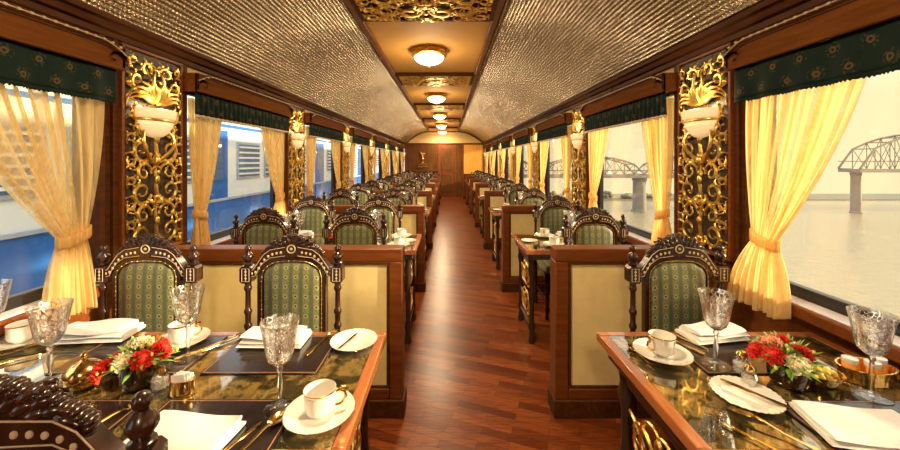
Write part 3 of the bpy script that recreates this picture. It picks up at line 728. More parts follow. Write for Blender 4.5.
# ------------------------------------------------------------------ chairs (origin under the back, sitter faces -y)
def make_chair():
    r = thing('dining_chair', '', 'chair', group='carved dining chairs with green upholstery')
    ins = [(.134, .53), (.134, .905), (.12, .932), (.075, .960), (0, .965)]
    outl = [(.165, .50), (.165, .90), (.150, .945), (.10, .982), (0, .99)]
    full_in = [(-x, z) for x, z in ins] + [(x, z) for x, z in ins[::-1][1:]]
    full_out = [(-x, z) for x, z in outl] + [(x, z) for x, z in outl[::-1][1:]]
    bf = MB().strip(full_in, full_out, -.016, .016); bf.box(-.165, .165, -.016, .016, .50, .53)
    fr = obj('back_frame', bf, M['chair'], r, .003)
    for ys in (-.018, .018):
        mb = MB(); wire = []
        for i in range(len(full_in) - 1):
            p, q = Vector(full_in[i]), Vector(full_in[i + 1]); L = (q - p).length; n = max(1, int(L / .022))
            for j in range(n):
                c = p.lerp(q, (j + .5) / n); c = (c.x * 1.06, ys, c.y + (.006 if c.y > .9 else 0)); wire.append((c[0], ys * .93, c[2]))
                mb.ell(c, (.0024, .0025, .0024), 6, 4)
        mb.tube(wire, .0012, 4); obj('nail_heads', mb, M['gold'], fr)
    # padded back: domed both sides
    rings = []
    mb = MB(); N = len(full_in)
    for s in (-1, 1):
        levels = [(1, .008), (.97, .016), (.85, .024), (.5, .030), (0.001, .032)]
        vs = []; cz = .74
        for f_, d in levels:
            for (x, z) in full_in: vs.append((x * f_, s * d, cz + (z - cz) * f_))
        fs = []
        for i in range(len(levels) - 1):
            for j in range(N):
                j2 = (j + 1) % N; q = (i * N + j, i * N + j2, (i + 1) * N + j2, (i + 1) * N + j); fs.append(q if s > 0 else q[::-1])
        mb.add(vs, fs)
    obj('back_upholstery', mb, M['brocade'], r, 0, 50)
    # crest: band carrying the inlay and carved leaves above it
    lo = [(.20, .89), (.172, .897), (.160, .925), (.145, .952), (.10, .982), (.05, .988), (0, .99)]
    hi = [(.20, .928), (.185, .935), (.158, .968), (.132, 1.005), (.098, 1.028), (.05, 1.036), (0, 1.045)]
    LO = [(-x, z) for x, z in lo] + [(x, z) for x, z in lo[::-1][1:]]; HI = [(-x, z) for x, z in hi] + [(x, z) for x, z in hi[::-1][1:]]
    mb = MB().strip(LO, HI, -.02, .02)
    # leaf crown outline
    up = [(0, 1.094), (.018, 1.092), (.03, 1.083), (.045, 1.086), (.058, 1.072), (.075, 1.072), (.088, 1.056), (.105, 1.054), (.115, 1.038), (.135, 1.035), (.148, 1.018), (.165, 1.008), (.158, .985)]
    dn = [(0, 1.03), (.03, 1.03), (.05, 1.025), (.07, 1.02), (.09, 1.02), (.10, 1.015), (.11, 1.01), (.12, 1.0), (.13, .99), (.135, .985), (.14, .98), (.145, .975), (.15, .968)]
    up = [(x * .88, z) for x, z in up]
    dn = [(x * .88, z) for x, z in dn]
    UP = [(-x, z) for x, z in up[::-1]] + up[1:]; DN = [(-x, z) for x, z in dn[::-1]] + dn[1:]
    i0 = len(mb.v); mb.strip(DN, UP, -.015, .015)
    for ys in (-1, 1):
        for (x, z, a, L, rr) in ((.012, 1.055, 62, .042, .012), (.03, 1.048, 40, .045, .012), (.05, 1.042, 25, .045, .012), (.07, 1.032, 10, .045, .012), (.088, 1.022, -5, .045, .011), (.106, 1.01, -15, .045, .011), (.122, .995, -20, .04, .010), (.135, .978, -25, .035, .009)):
            i0 = len(mb.v); scroll(mb, (x * .88, z), R(a + 8), L * .85, -8, -26, rr * .9, .5, 8, pw=1)
            mb.v[i0:] = [(p[0], p[1] + ys * .014, p[2]) for p in mb.v[i0:]]
        for t in range(9):                              # scallops on the ridge
            x = -.08 + .02 * t
            mb.ell((x, ys * .008, 1.085 - abs(x) * .28), (.009, .012, .009), 8, 5)
    for (p, q) in zip(UP[:-1], UP[1:]):
        for t in (.15, .65):
            x, z = p[0] + (q[0] - p[0]) * t, p[1] + (q[1] - p[1]) * t
            mb.ell((x, 0, z - .002), (.0085, .019, .0075), 8, 5)
    for ys in (-1, 1):
        for sx in (-1, 1):
            for (x, z, a, L, rr) in ((.06, 1.06, 20, .035, .009), (.08, 1.05, 5, .034, .009), (.098, 1.036, -10, .034, .009), (.116, 1.018, -22, .034, .009), (.13, 1.0, -35, .03, .008)):
                t_ = MB(); scroll(t_, (x * .88, z), R(a + 25), L, -14, -40, rr, .4, 7, mir=False, pw=1)
                mb.add([(sx * p[0], p[1] + ys * .015, p[2]) for p in t_.v], t_.f if sx > 0 else [f[::-1] for f in t_.f])
    crest = obj('crest', mb, M['chair'], r, 0, 65)
    mb = MB()
    for ys in (-.0205, .0205):
        for s in (-1, 1):
            pts = [(.188, .912), (.170, .918), (.155, .937), (.143, .957), (.128, .977), (.110, .993), (.090, 1.003), (.070, 1.008), (.050, 1.011)]
            for i, (x, z) in enumerate(pts): mb.ell((s * x, ys, z), (.0058, .003, .0068), 8, 5)
            mb.tube([(s * x, ys, z + .016) for x, z in [(.195, .908), (.18, .915), (.155, .952), (.132, .985), (.1, 1.008), (.03, 1.02)]], .0016, 5)
            mb.tube([(s * x, ys, z) for x, z in [(.195, .896), (.172, .90), (.158, .93), (.142, .956), (.10, .986), (.03, .995)]], .0014, 5)
        mb.tube([(.019 * math.cos(t * PI / 8), ys * 1.05, 1.028 + .019 * math.sin(t * PI / 8)) for t in range(16)], .0028, 6, closed=True)
        mb.ell((0, ys * 1.05, 1.028), (.007, .004, .007), 8, 5)
    obj('bone_inlay', mb, M['inlay'], crest)
    mb = MB()
    for ys in (-1, 1): mb.lathe([(.001, .0), (.024, .001), (.025, .006), (.001, .008)], 16)
    # posts with finials
    for s in (-1, 1):
        x = s * .215
        mb = MB(); mb.lathe([(.019, 0), (.021, .04), (.017, .08), (.017, .40)], 12, (x, 0, 0)); mb.box(x - .022, x + .022, -.022, .022, .40, .50)
        mb.lathe([(.015, .50), (.018, .51), (.012, .53), (.0135, .56), (.0125, .64), (.018, .65), (.018, .66), (.0125, .67), (.0135, .71), (.018, .72), (.018, .73), (.0125, .74), (.012, .82), (.018, .832), (.018, .842), (.014, .85), (.017, .87)], 14, (x, 0, 0))
        mb.prism([(x - .029, .875), (x - .029, .935), (x - .019, .945), (x + .019, .945), (x + .029, .935), (x + .029, .875), (x + .019, .865), (x - .019, .865)], -.024, .024)
        p = obj('back_post', mb, M['chair'], r, 0, 40)
        mb = MB(); mb.lathe([(.014, .945), (.022, .95), (.022, .957), (.013, .962), (.018, .97), (.025, .982), (.025, .994), (.016, 1.005), (.010, 1.012), (.015, 1.02), (.016, 1.03), (.010, 1.04), (.001, 1.044)], 16, (x, 0, 0))
        obj('finial', mb, M['chair'], p, 0, 60)
        for ys in (-.0245, .0245):
            mb = MB(); mb.tube([(x, ys * .985, .875), (x, ys * .985, .935)], .0012, 4)
            for dz in (-.016, 0, .016): mb.ell((x, ys, .905 + dz), (.006, .002, .004), 6, 4)
            mb.tube([(x + a, ys, .905 + b_) for a, b_ in ((-.017, -.03), (.017, -.03), (.017, .03), (-.017, .03))], .0014, 4, closed=True)
            obj('post_inlay', mb, M['inlay'], p)
        # front leg
        mb = MB(); mb.lathe([(.013, 0), (.018, .02), (.014, .05), (.02, .09), (.014, .12), (.019, .26), (.024, .29), (.017, .31), (.022, .34)], 14, (s * .2, -.40, 0)); mb.box(s * .2 - .024, s * .2 + .024, -.424, -.376, .34, .42)
        obj('leg', mb, M['chair'], r, 0, 45)
    mb = MB()
    mb.box(-.205, .205, -.415, -.39, .36, .415); mb.box(-.205, .205, -.012, .012, .36, .415)
    for s in (-1, 1): mb.box(s * .203 - .011, s * .203 + .011, -.40, 0, .36, .415)
    obj('seat_rail', mb, M['chair'], r, .003)
    mb = MB(); mb.tube([(-.2, -.2, .16), (.2, -.2, .16)], .011, 8)
    for s in (-1, 1): mb.tube([(s * .205, 0, .16), (s * .2, -.4, .16)], .011, 8)
    obj('stretcher', mb, M['chair'], r)
    def seat(u, v):
        th = 2 * PI * u; c, s = math.cos(th), math.sin(th)
        sq = 1 / max(abs(c), abs(s)) ** .75
        prof_ = [(0.001, .485), (.5, .484), (.8, .478), (.95, .465), (1.0, .445), (1.0, .425), (.96, .415)]
        q = v * (len(prof_) - 1); i = min(int(q), len(prof_) - 2); f_ = q - i
        rr = prof_[i][0] * (1 - f_) + prof_[i + 1][0] * f_; z = prof_[i][1] * (1 - f_) + prof_[i + 1][1] * f_
        return (.225 * c * sq * rr, -.205 + .215 * s * sq * rr, z)
    mb = MB().grid(40, 6, seat, True); mb.v = [(max(-.222, min(.222, x)), max(-.42, min(.012, y)), z) for x, y, z in mb.v]
    obj('seat', mb, M['brocade'], r, 0, 60)
    return r
CH = make_chair()
seatx = {('left', 'window'): -1.43, ('left', 'aisle'): -.735, ('right', ''): 1.115}
for k in range(7):
    for (side, w), x in seatx.items():
        ww = (w + ' ') if w else ''
        j = ((k * 37 + int(x * 100)) % 7 - 3) * .6
        xx = x - .01 if k == 0 else x + .035 * (w != '') + .01 * (w == 'window')
        where = '%s table on the %s' % (ORD[k], side)
        place(CH, (xx, 1.75 + PITCH * k, 0), R(j), 'carved green-backed chair facing the camera, %sseat of the %s' % (ww, where))
        if k > 0: place(CH, (xx + .0, 2.752 + PITCH * (k - 1), 0), PI + R(j * .7), 'carved green-backed chair seen from behind, %sseat of the %s' % (ww, where))
place(CH, (-.747, .588, 0), PI + R(14), 'large carved chair seen from behind at the bottom left corner, closest to the camera')

# ------------------------------------------------------------------ tableware
def lathe_thing(name, parts, cat, group=None):
    r = thing(name, '', cat, group=group)
    for (nm, prof, mat, seg) in parts: obj(nm, MB().lathe(prof, seg), M[mat], r, 0, 50)
    return r
bowlprof = [(.006, .118), (.016, .122), (.030, .136), (.037, .158), (.041, .185), (.047, .220), (.052, .243), (.0505, .243), (.0455, .220), (.0395, .185), (.0355, .158), (.028, .138), (.014, .125), (.001, .123)]
stemprof = [(.010, .004), (.006, .012), (.0045, .025), (.006, .045), (.008, .062), (.0055, .085), (.005, .1), (.009, .108), (.006, .118)]
footprof = [(.041, 0), (.042, .002), (.030, .0045), (.012, .007), (.009, .010)]
GOB = lathe_thing('wine_goblet', [('bowl', bowlprof, 'cut_crystal', 28), ('stem', stemprof, 'crystal', 12), ('foot', footprof, 'crystal', 28)], 'glass', 'cut crystal goblets')
CUP = thing('teacup', '', 'cup', group='white gilt-rimmed teacups')
obj('cup_body', MB().lathe([(.022, 0), (.024, .002), (.027, .006), (.036, .012), (.041, .022), (.0415, .060), (.0425, .068), (.0405, .068), (.0395, .060), (.039, .024), (.033, .014), (.001, .010)], 32), M['china'], CUP, 0, 50)
obj('gilt_band', MB().lathe([(.0422, .064), (.0431, .066), (.0431, .0685), (.0422, .069)], 32, cap=False), M['goldware'], CUP)
mb = MB(); mb.tube([(.040, 0, .056), (.052, 0, .060), (.064, 0, .054), (.068, 0, .042), (.060, 0, .028), (.050, 0, .022), (.040, 0, .022)], .0042, 8); mb.tube([(.05, 0, .06), (.058, 0, .068), (.066, 0, .066)], .003, 6)
obj('handle', mb, M['goldware'], CUP)
fl = lambda a, z: 1 + .018 * math.cos(a * 24)
SAU = thing('saucer', '', 'saucer', group='white saucers')
obj('dish', MB().lathe([(.03, 0), (.034, .001), (.05, .004), (.078, .012), (.092, .018), (.093, .0195), (.078, .015), (.05, .0075), (.03, .006), (.001, .006)], 48, rip=lambda a, z: 1 + (.012 * math.cos(a * 20) if z > .01 else 0)), M['china'], SAU, 0, 50)
obj('gilt_rim', MB().tube([(.0925 * math.cos(t * PI / 24), .0925 * math.sin(t * PI / 24), .019) for t in range(48)], .001, 5, closed=True), M['goldware'], SAU)
PLA = thing('side_plate', '', 'plate', group='fluted white side plates')
obj('dish', MB().lathe([(.045, 0), (.05, .001), (.062, .005), (.085, .013), (.0865, .015), (.082, .0142), (.068, .0085), (.062, .0085), (.056, .0045), (.001, .0042)], 128, rip=lambda a, z: 1 + (.022 * math.cos(a * 32) if z > .006 else 0)), M['china'], PLA, 0, 60)
obj('gilt_rim', MB().tube([(.0862 * math.cos(t * PI / 24), .0862 * math.sin(t * PI / 24), .0137) for t in range(48)], .0008, 5, closed=True), M['goldware'], PLA)
# napkin
def napkin_mesh(w=.2, d=.11, n=3, seed=1):
    rnd = random.Random(seed); mb = MB()
    for i in range(n):
        z = .003 + i * .0125; ww, dd = w * (1 - .05 * i), d * (1 - .10 * i); ox, oy = rnd.uniform(-.006, .006), rnd.uniform(-.004, .004); rz = rnd.uniform(-.06, .06)
        ph = rnd.uniform(0, 6)
        def fn(u, v):
            th = 2 * PI * v
            yy = math.copysign(abs(math.cos(th)) ** .35, math.cos(th)) * dd / 2; zz = math.sin(th) * .0068 * (1 + .5 * math.cos(th))
            xx = (u - .5) * ww * (1 - .02 * math.cos(th))
            zz += .006 * math.sin(u * 6 + ph + yy * 30) * (i / n) + .004
            x2, y2 = xx * math.cos(rz) - yy * math.sin(rz), xx * math.sin(rz) + yy * math.cos(rz)
            return (x2 + ox, y2 + oy, z + max(zz, 0 if i == 0 else -.01))
        i0 = len(mb.v); mb.grid(16, 24, fn)
        w_ = 17
        mb.f.append(tuple(i0 + j * w_ for j in range(24))); mb.f.append(tuple(i0 + j * w_ + 16 for j in range(23, -1, -1)))
    return mb
NAP = obj('napkin', napkin_mesh(), M['linen'], None, 0, 60); tag(NAP, '', 'napkin', 'folded white napkins')
NAPB = obj('napkin', napkin_mesh(.26, .17, 2, 4), M['linen'], None, 0, 60); tag(NAPB, '', 'napkin', 'folded white napkins')
# cutlery, along +y, handle at -y
def flatware(kind):
    mb = MB()
    hw = [(-.1, .0075), (-.09, .0095), (-.075, .0085), (-.05, .005), (-.02, .0035), (.02, .0032), (.04, .0045)]
    def zf(y): return .0035 + .010 * math.exp(-((y - .035) / .03) ** 2) * (0 if kind == 'knife' else 1)
    def slab(pts, t=.0024):
        vs = []; n = len(pts)
        for y, w in pts:
            z = zf(y); vs += [(-w, y, z - t / 2), (w, y, z - t / 2), (w * .8, y, z + t / 2), (-w * .8, y, z + t / 2)]
        fs = []
        for i in range(n - 1):
            for k in range(4): fs.append((i * 4 + k, i * 4 + (k + 1) % 4, i * 4 + 4 + (k + 1) % 4, i * 4 + 4 + k))
        fs += [(3, 2, 1, 0), tuple((n - 1) * 4 + k for k in range(4))]; mb.add(vs, fs)
    if kind == 'knife':
        slab([(-.1, .006), (-.09, .0085), (-.06, .0075), (-.02, .006), (0, .0065), (.01, .009), (.06, .0095), (.09, .0075), (.1, .002)], .003)
    elif kind == 'fork':
        slab(hw + [(.045, .010), (.055, .0115)])
        for i in range(4):
            x = -.0096 + .0064 * i; mb.tube([(x, y, zf(y) + .002 * (y - .05) / .05) for y in (.052, .065, .08, .093, .1)], [.0021, .0019, .0018, .0015, .0006], 6)
    else:
        slab(hw)
        mb.grid(20, 5, lambda u, v: (.019 * math.cos(2 * PI * u) * v, .065 + .029 * math.sin(2 * PI * u) * v, .004 + .007 * v * v), True)
        mb.grid(20, 5, lambda u, v: (.019 * math.cos(-2 * PI * u) * v, .065 + .029 * math.sin(-2 * PI * u) * v, .002 + .0075 * v * v), True)
    return mb
FORK = obj('fork', flatware('fork'), M['goldware']); tag(FORK, '', 'fork', 'gold-toned forks')
KNIFE = obj('butter_knife', flatware('knife'), M['goldware']); tag(KNIFE, '', 'knife', 'gold-toned knives')
SPOON = obj('spoon', flatware('spoon'), M['goldware']); tag(SPOON, '', 'spoon', 'gold-toned spoons')
# flowers
def carnation(seed):
    rnd = random.Random(seed); mb = MB()
    for l in range(6):
        el = R(5 + l * 15); rr = .024 - .0015 * l; ph = rnd.uniform(0, 6)
        def fn(u, v):
            th = 2 * PI * u; w = v * (1 + .10 * math.sin(th * 7 + ph)); z = v * rr * math.sin(el) + .0035 * v * math.sin(th * 13 + ph * 2) + .002 * math.sin(th * 23) * v
            return (rr * math.cos(el) * w * math.cos(th), rr * math.cos(el) * w * math.sin(th), z)
        mb.grid(52, 4, fn, True)
    mb.ell((0, 0, .006), (.013, .013, .012)); return mb
CARN = [carnation(i) for i in range(3)]
def make_flowers(name_seed, spec):
    rnd = random.Random(name_seed)
    r = thing('flower_bowl', '', 'flowers')
    obj('bowl', MB().lathe([(.036, 0), (.041, .004), (.046, .018), (.048, .045), (.046, .068), (.047, .072), (.043, .072), (.042, .05), (.001, .04)], 28, rip=lambda a, z: 1 + .02 * math.cos(a * 10)), M['amber'], r, 0, 50)
    for i, (dx, dy, z, c) in enumerate(spec):
        src = CARN[i % 3]; m = MB(); m.v = list(src.v); m.f = list(src.f)
        n = Vector((dx * 1.2, dy * 1.2, z - .03)).normalized(); q = Vector((0, 0, 1)).rotation_difference(n).to_matrix().to_4x4()
        m.xf(Matrix.Translation((dx, dy, z)) @ q @ Matrix.Scale(rnd.uniform(1.15, 1.38), 4))
        obj('carnation', m, M[c], r, 0, 60)
    mb = MB()
    for i in range(150):
        a = rnd.uniform(0, 2 * PI); e = rnd.uniform(-.1, 1.2); L = rnd.uniform(.07, .112)
        d = Vector((math.cos(a) * math.cos(e), math.sin(a) * math.cos(e), math.sin(e) * .8))
        c = Vector((0, 0, .065)); tip = c + d * L; sd = Vector((-math.sin(a), math.cos(a), rnd.uniform(-.4, .4))) * rnd.uniform(.004, .008)
        md = c + d * L * .7 + Vector((0, 0, .006)); b0 = c + d * L * .35
        mb.add([b0, md + sd, tip, md - sd, md + Vector((0, 0, .002))], [(0, 1, 4), (1, 2, 4), (2, 3, 4), (3, 0, 4)])
    obj('foliage', mb, M['leaf'], r, 0, 180)
    mb = MB()
    for i in range(16):
        a = rnd.uniform(0, 2 * PI); e = rnd.uniform(.2, 1.3); L = rnd.uniform(.08, .105)
        p = Vector((math.cos(a) * math.cos(e) * L, math.sin(a) * math.cos(e) * L, .06 + math.sin(e) * L * .75)); mb.ell(p, (.0045, .0045, .006), 6, 5)
        mb.tube([(0, 0, .06), p], .0012, 4)
    obj('buds', mb, M['bud'], r)
    return r
SPEC_L = [(-.012, -.045, .095, 'creamp'), (.035, -.035, .095, 'red'), (-.05, -.02, .085, 'red'), (.0, .01, .118, 'creamp'), (.055, .012, .098, 'red'), (-.04, .03, .105, 'creamp'), (.02, .05, .1, 'red'), (-.068, -.05, .07, 'red')]
SPEC_R = [(-.012, -.048, .085, 'creamp'), (-.055, -.015, .095, 'red'), (.03, -.02, .105, 'red'), (-.03, .02, .11, 'pinkp'), (.01, .035, .115, 'red'), (-.065, .03, .085, 'red'), (.04, .035, .09, 'creamp'), (-.03, .055, .095, 'creamp')]
FLL = make_flowers(3, SPEC_L); FLR = make_flowers(9, SPEC_R)
FLL['group'] = FLR['group'] = 'carnation bowls on the tables'
# cruets
CRU = thing('salt_cellar', '', 'salt cellar', group='small crystal cruets')
obj('crystal_jar', MB().lathe([(.022, 0), (.024, .006), (.021, .018), (.024, .03), (.016, .044), (.013, .048)], 8), M['cut_crystal'], CRU, 0, 20)
obj('salt', MB().lathe([(.016, .004), (.017, .025), (.001, .027)], 12), M['china'], CRU)
obj('cap', MB().lathe([(.014, .048), (.015, .056), (.009, .064), (.001, .066)], 14), M['goldware'], CRU)

# placemats
def placemat(x0, x1, y0, y1, label):
    r = thing('placemat', label, 'placemat', ((x0 + x1) / 2, (y0 + y1) / 2, TZ), 0, 'dark leather placemats'); w, d = (x1 - x0) / 2, (y1 - y0) / 2
    obj('leather', MB().box(-w, w, -d, d, 0, .003), M['mat'], r, .001)
    mb = MB()
    for a, b_, c, e in ((-w + .006, w - .006, -d + .006, -d + .008), (-w + .006, w - .006, d - .008, d - .006), (-w + .006, -w + .008, -d + .006, d - .006), (w - .008, w - .006, -d + .006, d - .006)): mb.box(a, b_, c, e, .0028, .0036)
    obj('stitched_border', mb, M['mat_line'], r)
def on(px, py, dz=0): x, y = tab(px, py, TZ); return (x, y, TZ + dz)
for nm, x0, x1 in (('aisle', -.80, -.42), ('window', -1.30, -.86)):
    placemat(x0, x1, 1.17, 1.425, 'dark leather placemat at the far %s-side place of the nearest left table' % nm)
    placemat(x0 - .0, x1 - .0, .83, 1.045, 'dark leather placemat at the near %s-side place of the nearest left table' % nm)
placemat(.84, 1.22, 1.17, 1.425, 'dark leather placemat at the far place of the nearest right table')
placemat(.93, 1.34, .80, 1.04, 'dark leather placemat at the near place of the nearest right table')

# nearest left table
NL, NR = 'nearest left table', 'nearest right table'
P = .0036
for (px, py, rz, lab) in ((280, 409, 0, 'cut crystal goblet standing beside the front teacup on the nearest left table'), (188, 359, .5, 'cut crystal goblet behind the gold sachet holder on the nearest left table'),
                          (50, 384, 1, 'cut crystal goblet just above the bottom-left chair crest on the nearest left table'), (-9, 352, 1.5, 'cut crystal goblet cut by the left picture edge beside the window'),
                          (716, 366, .3, 'cut crystal goblet behind the salt cellar on the nearest right table'), (872, 397, 1.2, 'large cut crystal goblet by the right picture edge near the window')):
    x, y, z = on(px, py); place(GOB, (x, y, z + P), rz, lab)
def cup_set(px, py, hrz, lab):
    x, y, z = on(px, py); x = max(x, -1.6); y = min(y, 1.365); place(SAU, (x, y, z + P * (py < 380)), 0, 'white saucer under ' + lab.replace('gold-handled ', '')); place(CUP, (x, y, z + .0065 + P * (py < 380)), hrz, lab)
cup_set(320, 416, R(10), 'the white gold-handled teacup at the front of the nearest left table')
cup_set(186, 341, R(10), 'the white teacup behind the flowers on the nearest left table')
cup_set(22, 335, R(100), 'the white teacup at the left picture edge by the window')
cup_set(662, 357, R(200), 'the cream teacup at the aisle corner of the nearest right table')
x, y, z = on(354, 343); place(PLA, (x, y, z), 0, 'fluted white side plate at the aisle corner of the nearest left table')
place(KNIFE, (x - .02, y - .01, z + .0115), R(-18), 'gold butter knife lying on the side plate of the nearest left table', .62)
x, y, z = on(746, 398); place(PLA, (x, y, z + .0), 0, 'fluted white side plate in front of the flowers on the nearest right table')
place(KNIFE, (x + .02, y + .0, z + .014), R(35), 'gold butter knife lying across the side plate of the nearest right table', .8)
def nap(px, py, rz, lab, src=NAP, s=None): x, y, z = on(px, py); place(src, (x, y, z + P), rz, lab, s)
nap(277, 343, R(-3), 'folded white napkin behind the centre goblet on the nearest left table', NAP, 1.15)
nap(100, 338, R(3), 'folded white napkin near the window behind the flowers on the nearest left table', NAP, 1.25)
nap(713, 338, R(8), 'folded white napkin in front of the chair on the nearest right table', NAP, 1.1)
nap(184, 442, R(-8), 'large white napkin at the front of the nearest left table', NAPB, .9)
nap(868, 434, R(-12), 'large folded white napkin at the front right of the nearest right table', NAPB, .95)
def cut(src, px, py, rz, lab, s=None): x, y, z = on(px, py); place(src, (x, y, z + P), R(rz), lab, s)
cut(FORK, 322, 343, -14, 'gold fork left of the aisle side plate on the nearest left table')
cut(KNIFE, 212, 348, -38, 'gold knife lying right of the rear goblet on the nearest left table', 1.15)
cut(FORK, 223, 345, -36, 'gold fork lying beside the knife right of the rear goblet, nearest left table', 1.15)
cut(SPOON, 256, 441, -22, 'gold spoon in front of the centre goblet on the nearest left table')
cut(KNIFE, 240, 441, -22, 'gold knife left of the front spoon on the nearest left table')
cut(FORK, 104, 424, -30, 'gold fork beside the nearest chair crest on the nearest left table')
cut(SPOON, 22, 352, -48, 'gold spoon near the left picture edge on the nearest left table')
cut(KNIFE, 14, 362, -48, 'gold knife near the left picture edge on the nearest left table')
cut(FORK, 774, 432, 32, 'gold fork in front of the side plate on the nearest right table')
cut(KNIFE, 752, 440, 32, 'gold knife left of the front fork on the nearest right table')
cut(SPOON, 676, 343, 26, 'gold spoon behind the teacup on the nearest right table')
cut(KNIFE, 690, 343, 26, 'gold knife behind the teacup on the nearest right table')
cut(SPOON, 640, 357, 10, 'gold spoon beside the teacup saucer on the nearest right table', .6)
x, y, z = on(140, 385); place(FLL, (x, y, z), 0, 'red and cream carnations in a dark glass bowl on the nearest left table')
x, y, z = on(787, 384); place(FLR, (x, y, z), 0, 'red, salmon and cream carnations in a dark glass bowl on the nearest right table')
x, y, z = on(160, 388); place(CRU, (x, y, z), 0, 'small crystal cruet between flowers and gold holder on the nearest left table')
x, y, z = on(742, 373); place(CRU, (x, y, z), .3, 'small gold-capped crystal cruet behind its twin, nearest the goblet on the right table', 1.1)
x, y, z = on(750, 386); place(CRU, (x, y, z), .8, 'small gold-capped crystal cruet just behind the side plate on the nearest right table', 1.0)
# sugar pot
x, y, z = on(84, 387); r = thing('sugar_pot', 'round gold lidded sugar pot left of the flowers', 'sugar pot', (x, y, z))
obj('pot', MB().lathe([(.025, 0), (.03, .004), (.038, .014), (.046, .028), (.048, .042), (.044, .046)], 28), M['goldware'], r, 0, 50)
ld = obj('lid', MB().lathe([(.049, .044), (.049, .049), (.042, .062), (.028, .074), (.012, .080), (.008, .084)], 28), M['goldware'], r, 0, 50)
obj('knob', MB().lathe([(.006, .082), (.005, .088), (.010, .094), (.010, .100), (.004, .106), (.001, .107)], 14), M['goldware'], ld)
# sachet holder with sachets
x, y, z = on(182, 394); r = thing('sachet_holder', 'oval gold sachet holder filled with white packets', 'holder', (x, y, z))
obj('holder_body', MB().lathe([(.034, 0), (.036, .003), (.035, .006), (.035, .042), (.037, .046), (.033, .046), (.032, .006), (.001, .005)], 28, sx=1, sy=.62), M['goldware'], r, 0, 50)
for i in range(4):
    s = obj('sugar_sachet', MB().box(-.021, .021, -.0014, .0014, 0, .056), M['sachet'], None, .001); s.location = (x, y - .012 + .008 * i, z + .0055); s.rotation_euler = (R(-6 + 3 * i), R(-8 + 5 * i), 0)
    tag(s, 'white paper sachet standing in the oval gold holder', 'sachet', 'white sachets in the gold holder')
# butter bowl, jam basket
x, y, z = on(822, 384); r = thing('butter_bowl', 'oval gold bowl of yellow butter right of the flowers', 'bowl', (x, y, z))
obj('bowl', MB().lathe([(.03, 0), (.034, .003), (.046, .022), (.052, .034), (.053, .036), (.048, .034), (.035, .012), (.001, .008)], 28, sx=1.1, sy=.85), M['goldware'], r, 0, 50)
mb = MB(); rnd = random.Random(5)
for i in range(22):
    a = rnd.uniform(0, 6.3); q = rnd.uniform(0, .032); mb.ell((x + q * math.cos(a) * 1.1, y + q * math.sin(a) * .8, z + .03 + rnd.uniform(0, .022) * (1 - q / .045)), (.012, .008, .008), 8, 5, Matrix.Rotation(a, 3, 'Z'))
o = obj('butter_curls', mb, M['butter'], None, 0, 60); tag(o, 'heap of yellow butter curls in the oval gold bowl', 'butter', kind='stuff')
x, y, z = on(866, 380); r = thing('jam_basket', 'ribbed gold basket holding jam jars near the window', 'basket', (x, y, z))
obj('basket_body', MB().lathe([(.060, 0), (.064, .004), (.070, .042), (.073, .046), (.068, .046), (.062, .006), (.001, .005)], 72, sx=1.12, sy=.7, rip=lambda a, z: 1 + .025 * math.cos(a * 24)), M['goldware'], r, 0, 50)
for i, (dx, dy) in enumerate(((-.045, .005), (0, -.018), (.045, .005))):
    j = thing('jam_jar', 'orange jam jar with white lid, %s in the gold basket' % ('leftmost', 'middle', 'rightmost')[i], 'jar', (x + dx, y + dy, z + .0055), 0, 'jam jars in the gold basket')
    obj('jar', MB().lathe([(.017, 0), (.019, .004), (.019, .045), (.016, .05)], 20), M['jam'], j, 0, 50); obj('lid', MB().lathe([(.0185, .048), (.0195, .05), (.0195, .062), (.017, .064), (.001, .0642)], 20), M['china'], j, 0, 50)

# settings on the tables further down the car: simple one-mesh copies for glasses, cups with saucers, plates, napkins
gs = MB(); gs.lathe(bowlprof, 16); gs.lathe(stemprof, 8); gs.lathe(footprof, 16)
for k in range(1, 7):
    tn = '%s table' % ORD[k]; y0 = ty(k); n_before = None
    for (side, cx, places) in (('left', TLX, [('aisle', .33), ('window', -.37)]), ('right', TRX, [('', .05)])):
        for (pn, dx) in places:
            for row, sg in (('near', -1), ('far', 1)):
                w = 'at the %s %splace of the %s on the %s' % (row, pn + '-side ' if pn else '', tn, side)
                rn = random.Random(k * 100 + int(dx * 50) + sg)
                X = cx + dx + rn.uniform(-.015, .015)
                a = 1 if side == 'left' else -1
                place(GOB, (X + a * .02, y0 + sg * .11 , TZ), rn.uniform(0, 3), 'cut crystal goblet ' + w)
                if k < 6:
                    place(SAU, (X + a * .22 * (1 if dx >= 0 else -.9) * 1.0, y0 + sg * .17, TZ), 0, 'white saucer ' + w)
                    place(CUP, (X + a * .22 * (1 if dx >= 0 else -.9), y0 + sg * .17, TZ + .0065), rn.uniform(0, 6), 'white teacup ' + w)
                place(NAP, (X - a * .02, y0 + sg * .24, TZ), rn.uniform(-.1, .1), 'folded white napkin ' + w, 1.0)
        if side == 'left': place(FLL, (cx - .03, y0, TZ), k, 'carnation bowl in the middle of the %s on the left' % tn)
        else: place(FLR, (cx + .2, y0 + .02, TZ), k, 'carnation bowl near the window on the %s on the right' % tn)
    if k < 4:
        place(PLA, (TLX + .62, y0 + .0, TZ), 0, 'fluted white side plate near the aisle edge of the %s on the left' % tn, .8)
        place(PLA, (TRX - .33, y0 + .0, TZ), 0, 'fluted white side plate near the aisle edge of the %s on the right' % tn, .8)

